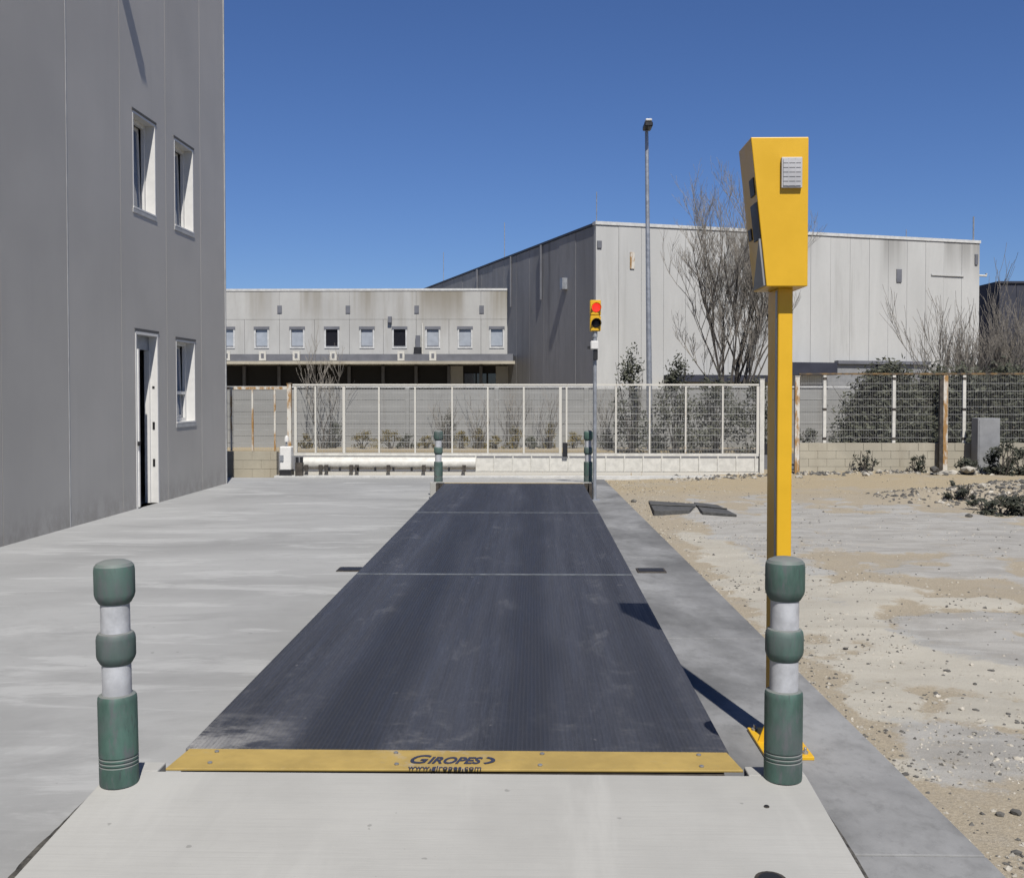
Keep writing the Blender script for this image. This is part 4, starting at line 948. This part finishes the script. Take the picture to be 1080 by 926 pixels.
# ================================================================== STONES
def rock(mb_, c, r, sq=.65):
    bm = bmesh.new(); bmesh.ops.create_icosphere(bm, subdivisions=1, radius=1)
    rx_, ry_, rz_ = r * random.uniform(.7, 1.3), r * random.uniform(.7, 1.3), r * sq * random.uniform(.7, 1.2); a = random.uniform(0, 6.28)
    P = []
    for v in bm.verts:
        k = random.uniform(.75, 1.15); x_, y_ = v.co.x * rx_ * k, v.co.y * ry_ * k
        P.append((c[0] + x_ * math.cos(a) - y_ * math.sin(a), c[1] + x_ * math.sin(a) + y_ * math.cos(a), c[2] + v.co.z * rz_ * k + rz_ * .45))
    mb_.add(P, [[q.index for q in f.verts] for f in bm.faces]); bm.free()
random.seed(21)
m = MB(); md = MB()
def peb(mb_, x, y, r):
    z = gz(x, y); a = random.uniform(0, 6.28); P = []
    for k in range(4):
        q = a + k * 1.571 + random.uniform(-.3, .3); P.append((x + r * math.cos(q) * random.uniform(.6, 1.2), y + r * math.sin(q) * random.uniform(.6, 1.2), z + r * random.uniform(-.1, .35)))
    P.append((x + random.uniform(-.3, .3) * r, y + random.uniform(-.3, .3) * r, z + r * random.uniform(.6, .9))); P += [(p[0], p[1], z - .02) for p in P[:4]]
    mb_.add(P, [(0, 1, 4), (1, 2, 4), (2, 3, 4), (3, 0, 4), (5, 6, 1, 0), (6, 7, 2, 1), (7, 8, 3, 2), (8, 5, 0, 3)])
for i in range(16000):
    y = 3.4 + 19.5 * random.random() ** 1.5; e = sx(y)
    x = e + .02 + random.expovariate(1 / 1.3) if random.random() < .55 else e + random.uniform(.05, 11)
    cl = mnoise.noise(Vector((x * .8, y * .8, 40)))
    if cl < -.05 and random.random() < .8: continue
    peb(m if random.random() < .62 else md, x, y, random.choice((.004, .005, .006, .008, .008, .011, .015)) * (1.5 if random.random() < .04 else 1))
tag(m.build('gravel', M['stone']), 'pale loose gravel strewn over the sandy ground', 'gravel', kind='stuff')
tag(md.build('gravel', M['darkstone']), 'dark loose gravel strewn over the sandy ground', 'gravel', kind='stuff')
m = MB(); md = MB()                       # broken edge of the crust near the strip, lower right
for i in range(600):
    p = gp(random.uniform(930, 1120), random.uniform(690, 960)); cl = mnoise.noise(Vector((p.x * 1.6, p.y * 1.6, 70)))
    if p.x < sx(p.y) + .05 or cl < .05: continue
    rr_ = random.choice((.006, .008, .010, .013, .018, .024)); rock(m if random.random() < .55 else md, (p.x, p.y, gz(p.x, p.y) - rr_ * .25), rr_, .6)
tag(m.build('rubble', M['stone']), 'pale rubble near the lower right corner', 'rubble', kind='stuff')
tag(md.build('rubble', M['darkstone']), 'dark rubble near the lower right corner', 'rubble', kind='stuff')
# spoil ridge at the back right
m = MB(); md = MB()
for i in range(2600):
    x = random.uniform(6.2, 13); y = 19.0 - .10 * (x - 7) + random.gauss(-.1, .55); r = random.choice((.02, .03, .04, .05, .07))
    if random.random() > min(1, (x - 5.8) / 3): continue
    peb(m if random.random() < .2 else md, x, y, r * .8)
tag(m.build('rubble', M['stone']), 'pale rubble on the low spoil ridge at the right', 'rubble', kind='stuff')
tag(md.build('rubble', M['darkstone']), 'dark rubble on the low spoil ridge at the right', 'rubble', kind='stuff')
# debris along the foot of the fence
m = MB(); md = MB()
for i in range(900):
    x = random.uniform(3.0, 12.5); y = 23.75 + random.gauss(0, .22) if x > 5.4 else 22.9 + random.gauss(0, .25); peb(m if random.random() < .4 else md, x, min(y, 24.25), random.choice((.015, .02, .03, .04, .06)))
tag(m.build('rubble', M['stone']), 'pale debris along the foot of the right fence', 'rubble', kind='stuff')
tag(md.build('rubble', M['darkstone']), 'dark debris along the foot of the right fence', 'rubble', kind='stuff')
# grey stones heaped at the rusty post
for i in range(16):
    p = at(random.uniform(984, 1029), 497, 23.3 + random.uniform(-.25, .35)); r = random.uniform(.08, .17); mb_ = MB(); zg = gz(p.x, p.y)
    rock(mb_, (p.x, p.y, zg - .02 + (random.choice((0, .1)) if i > 8 else 0)), r)
    tag(mb_.build('stone', M['stone'] if i % 3 else M['darkstone']), 'grey stone in the heap at the foot of the rusty post', 'stone', 'stones heaped at the rusty post')
for (px, py, s_, mt, lab) in ((668, 527, .06, 'darkstone', 'dark stone lying just right of the strip, furthest of its kind'), (1036, 523, .10, 'stone', 'pale stone on the spoil ridge at the right edge'), (1022, 543, .05, 'darkstone', 'lone dark stone on the grey lot before the spoil ridge'),
        (1054, 851, .022, 'darkstone', 'dark stone on sand near the lower right corner'), (1072, 849, .026, 'darkstone', 'dark stone at the right edge near the lower corner'), (892, 680, .02, 'darkstone', 'dark stone on cream crust right of near bollard'),
        (843, 506, .08, 'stone', 'pale stone at the foot of the white post'), (914, 504, .09, 'stone', 'pale stone at the foot of the block wall')):
    p = gp(px, py); p.z = gz(p.x, p.y); mb_ = MB(); rock(mb_, p, s_); tag(mb_.build('stone', M[mt]), lab, 'stone')

# ================================================================== VEGETATION
def grow(mb_, p, d, L, r, lev, spread, up, out, nkids=3, seg=3, minr=.004, fall=(.5, .78)):
    pts_ = [p.copy()]; rr = [r]; q = p.copy(); dd = d.copy()
    for i in range(seg):
        dd = (dd + Vector((random.gauss(0, .10), random.gauss(0, .10), random.gauss(0, .06) + up * .12))).normalized()
        q = q + dd * (L / seg); pts_.append(q.copy()); rr.append(max(minr, r * (1 - .88 * ((i + 1) / seg) ** 1.15)))
    mb_[0 if lev <= 1 else 1].tube(pts_, rr, 5 if lev <= 1 else 3, cap=False)
    if lev >= out: return
    for k in range(nkids + (1 if lev == 1 else 0)):
        t_ = random.uniform(.3, 1.0); i = min(seg - 1, int(t_ * seg)); bp_ = pts_[i].lerp(pts_[i + 1], t_ * seg - i)
        az_ = random.uniform(0, 6.283); sd_ = Vector((math.cos(az_), math.sin(az_), random.uniform(-.1, .3)))
        nd = (dd * (1 - spread) + sd_ * spread + Vector((0, 0, up * .35))).normalized()
        grow(mb_, bp_, nd, L * random.uniform(*fall), max(minr, r * .48), lev + 1, spread, up, out, nkids, seg, minr, fall)
def bare_tree(name, base, height, stems, lean, out, label, cat='tree', group=None, r0=.07, spread=.5, kids=3, minr=.006, fall=(.5, .78)):
    t = thing(name, base, label, cat, group); pr = (MB(), MB())
    for i in range(stems):
        az_ = i * 6.283 / stems + random.uniform(-.5, .5); ln_ = random.uniform(.2, 1.0) * lean
        d_ = Vector((math.cos(az_) * ln_, math.sin(az_) * ln_, 1)).normalized()
        grow(pr, base + Vector((math.cos(az_) * .1, math.sin(az_) * .1, -.05)), d_, height * random.uniform(.42, .6), r0 * random.uniform(.7, 1.1), 0, spread, .7, out, kids, 4, minr, fall)
    pr[0].build('trunk', M['bark'], t, smooth=60)
    pr[1].build('crown', M['twig'], t)
    return t
def bush(name, base, rx_, ry_, h, n, label, mat_='leaf', cat='shrub', group=None, size=.09, cone=.0, twigs=10):
    t = thing(name, base, label, cat, group); tw = MB(); lv = MB(); tips = []
    for i in range(twigs):
        az_ = random.uniform(0, 6.28); k = random.uniform(.1, .85); hh_ = h * random.uniform(.5, .98)
        e = base + Vector((math.cos(az_) * rx_ * k, math.sin(az_) * ry_ * k, hh_)); mpt = base.lerp(e, .5) + Vector((random.gauss(0, .06), random.gauss(0, .06), 0))
        tw.tube([base + Vector((random.uniform(-.1, .1), random.uniform(-.1, .1), -.04)), mpt, e], [.018, .012, .005], 4, cap=False); tips.append((mpt, e))
    cl = [(random.uniform(0, 6.28), random.random() ** .5, random.random()) for _ in range(max(8, n // 40))]
    for i in range(n):
        az_, k, w = random.choice(cl); zf_ = w; rad = (1 - cone * zf_) * math.sqrt(max(.05, 1 - (zf_ * (1 - cone * .4)) ** 2))
        c_ = base + Vector((math.cos(az_) * rx_ * k * rad, math.sin(az_) * ry_ * k * rad, h * (.04 + .94 * zf_)))
        c_ += Vector((random.gauss(0, rx_ * .11), random.gauss(0, ry_ * .11), random.gauss(0, h * .07)))
        if c_.z < base.z: c_.z = base.z + .02
        s_ = size * random.uniform(.5, 1.2); a_ = Vector((random.gauss(0, 1), random.gauss(0, 1), random.gauss(0, 1))).normalized(); b_ = a_.orthogonal().normalized()
        lv.add([c_ - a_ * s_, c_ + b_ * s_ * .4, c_ + a_ * s_, c_ - b_ * s_ * .4], [(0, 1, 2, 3)])
    tw.build('stems', M['bark'], t); lv.build('foliage', M[mat_], t)
    return t
random.seed(5)
TYv = 36.6
bt = bare_tree('bare_tree', Vector((at(768, 450, TYv).x, TYv, 0)), 10.4, 9, .27, 4, 'tall leafless many stemmed tree before the pale warehouse', r0=.08, spread=.40, kids=5, minr=.0042, fall=(.34, .62))
random.seed(8)
bare_tree('bare_sapling', Vector((at(340, 450, 34.2).x, 34.2, 0)), 3.4, 4, .22, 3, 'thin leafless sapling by the left end of the gate', r0=.03, spread=.38, kids=3, minr=.005)
for i, (px, hgt, Y, lab) in enumerate(((1003, 4.2, 30, 'upright leafless sapling left of the row at the warehouse corner'), (1020, 4.6, 30.6, 'tallest leafless sapling at the right corner of the warehouse'), (1045, 4.0, 31, 'leafless sapling before the navy shed'), (1032, 3.6, 30.3, 'short leafless sapling between warehouse corner and navy shed'), (1057, 4.2, 30.5, 'leafless sapling before the middle of the navy shed'), (1072, 4.2, 30, 'leafless sapling at the far right edge'))):
    bare_tree('bare_sapling', Vector((at(px, 450, Y).x, Y, -.05)), hgt, 5, .28, 3, lab, 'tree', 'saplings behind the right fence', r0=.03, spread=.30, kids=4, minr=.005)
for px, hgt, Y, lab in ((470, 1.9, 34.3, 'small bare shrub behind the far left bollard'), (504, 2.0, 34.3, 'bare twiggy shrub, first right of the far left bollard'), (541, 2.1, 34.3, 'bare twiggy shrub in the middle of the gate'), (577, 2.0, 34.3, 'bare twiggy shrub left of the double gate post'), (640, 2.2, 34.3, 'bare twiggy shrub between double gate post and lamp')):
    bare_tree('bare_shrub', Vector((at(px, 450, Y).x, Y, .0)), hgt, 6, .5, 2, lab, 'shrub', 'bare shrubs along the boundary wall', r0=.018, spread=.42, kids=3, minr=.004)
random.seed(11)
for px, w, h, mt, lab in ((322, .35, .45, 'leaf_y', 'small yellowish weed clump by the left gate post'), (352, .5, .9, 'leaf', 'green weed clump below the bare sapling'), (382, .7, .55, 'leaf_y', 'yellowish weed clump, first right of the bare sapling'), (412, .7, .6, 'leaf_y', 'broad yellowish weed clump under the loading dock'), (430, .4, .5, 'leaf', 'low green weed clump left of the far left bollard'), (450, .4, .4, 'leaf_y', 'low yellow weed clump just left of the far left bollard'),
        (473, .40, 1.25, 'leaf', 'pointed green shrub just right of the far left bollard'), (487, .4, .55, 'leaf_y', 'yellowish weed clump right of the pointed shrub'), (506, .35, .8, 'leaf_y', 'yellowish weed clump, second right of the pointed shrub'), (522, .35, .4, 'leaf_y', 'low yellowish weed clump in the middle of the gate'), (543, .35, .8, 'leaf_y', 'taller yellowish weed clump in the middle of the gate'), (560, .35, .4, 'leaf', 'low weed clump in the middle of the gate'), (581, .4, .8, 'leaf_y', 'yellowish weed clump left of the double gate post'), (605, .5, .5, 'leaf_y', 'yellowish weed clump right of the double gate post'), (640, .5, .5, 'leaf', 'weed clump behind the traffic light pole')):
    Y = 34.3 + random.uniform(-.3, .3); bush('weed_clump', Vector((at(px, 450, Y).x, Y, .02)), w, .35, h, 700, lab, mt, 'weeds', 'weeds along the boundary wall', .035, .7, 8)
random.seed(13)
bush('evergreen_shrub', Vector((at(666, 450, 32.6).x, 32.6, -.05)), .75, .7, 3.1, 1500, 'dark leafy shrub left of the tall lamp behind the gate', 'leaf', 'shrub', None, .075, .55, 18)
bush('evergreen_shrub', Vector((at(712, 450, 32.9).x, 32.9, -.05)), .85, .7, 2.9, 1900, 'dark leafy shrub just right of the tall lamp', 'leaf', 'shrub', None, .075, .35, 18)
bush('evergreen_shrub', Vector((at(755, 450, 32.9).x, 32.9, -.05)), 1.1, .8, 2.3, 2400, 'broad dark hedge shrub below the bare tree', 'leaf', 'shrub', None, .08, .15, 18)
bush('evergreen_shrub', Vector((at(800, 450, 32.9).x, 32.9, -.05)), .8, .7, 2.2, 1500, 'dark shrub behind the right end of the gate', 'leaf', 'shrub', None, .08, .25, 14)
bush('conifer_shrub', Vector((at(937, 450, 28.5).x, 28.5, -.05)), 1.9, 1.2, 2.5, 14000, 'large dark cone shaped shrub behind the right fence', 'leaf', 'shrub', None, .085, .72, 40)
bush('weed_clump', Vector((at(852, 450, 27.5).x, 27.5, -.05)), .45, .4, 1.0, 500, 'small dark bush behind the fence by the white post', 'leaf', 'shrub', None, .06, .6, 8)
for px, Y, lab in ((985, 28.6, 'dark hedge shrub behind the rusty post'), (1022, 28.2, 'dark hedge shrub behind the grey cabinet'), (1060, 28.4, 'dark hedge shrub behind the fence right of the grey cabinet'), (1100, 28.4, 'dark hedge shrub behind the fence at the right edge')):
    bush('hedge_shrub', Vector((at(px, 450, Y).x, Y, -.05)), 1.05, .9, 2.45, 6500, lab, 'leaf', 'shrub', 'hedge shrubs behind the right fence', .085, .1, 26)
for px, Y, w, h, n_, lab in ((1022, 23.4, .4, .35, 500, 'low dark weed at the foot of the grey cabinet'), (1058, 23.3, .5, .75, 1100, 'dark weed bush right of the grey cabinet'), (1080, 23.4, .6, .55, 900, 'dark weed bush at the right edge below the fence'), (913, 24.0, .35, .5, 160, 'thin dry weeds against the block wall'), (969, 24.0, .3, .35, 200, 'low weeds against the block wall left of the rusty post')):
    q = at(px, 480, Y); bush('weed_bush', Vector((q.x, Y, gz(q.x, Y) - .01)), w, .35, h, n_, lab, 'leaf_k', 'weeds', None, .05, .4, 10)
for px, py, w, h, n_, lab in ((1012, 527, .28, .3, 320, 'dark weed tuft at the left end of the spoil ridge'), (1040, 535, .35, .22, 350, 'dark weed tuft on the middle of the spoil ridge'), (1062, 540, .5, .28, 700, 'dark weed patch on the spoil ridge near the right edge'), (1080, 541, .5, .3, 700, 'dark weed patch on the spoil ridge at the right edge')):
    q = gp(px, py); bush('weed_tuft', Vector((q.x, q.y, gz(q.x, q.y) - .01)), w, .3, h, n_, lab, 'leaf_k', 'weeds', 'weeds on the spoil ridge', .04, .3, 8)
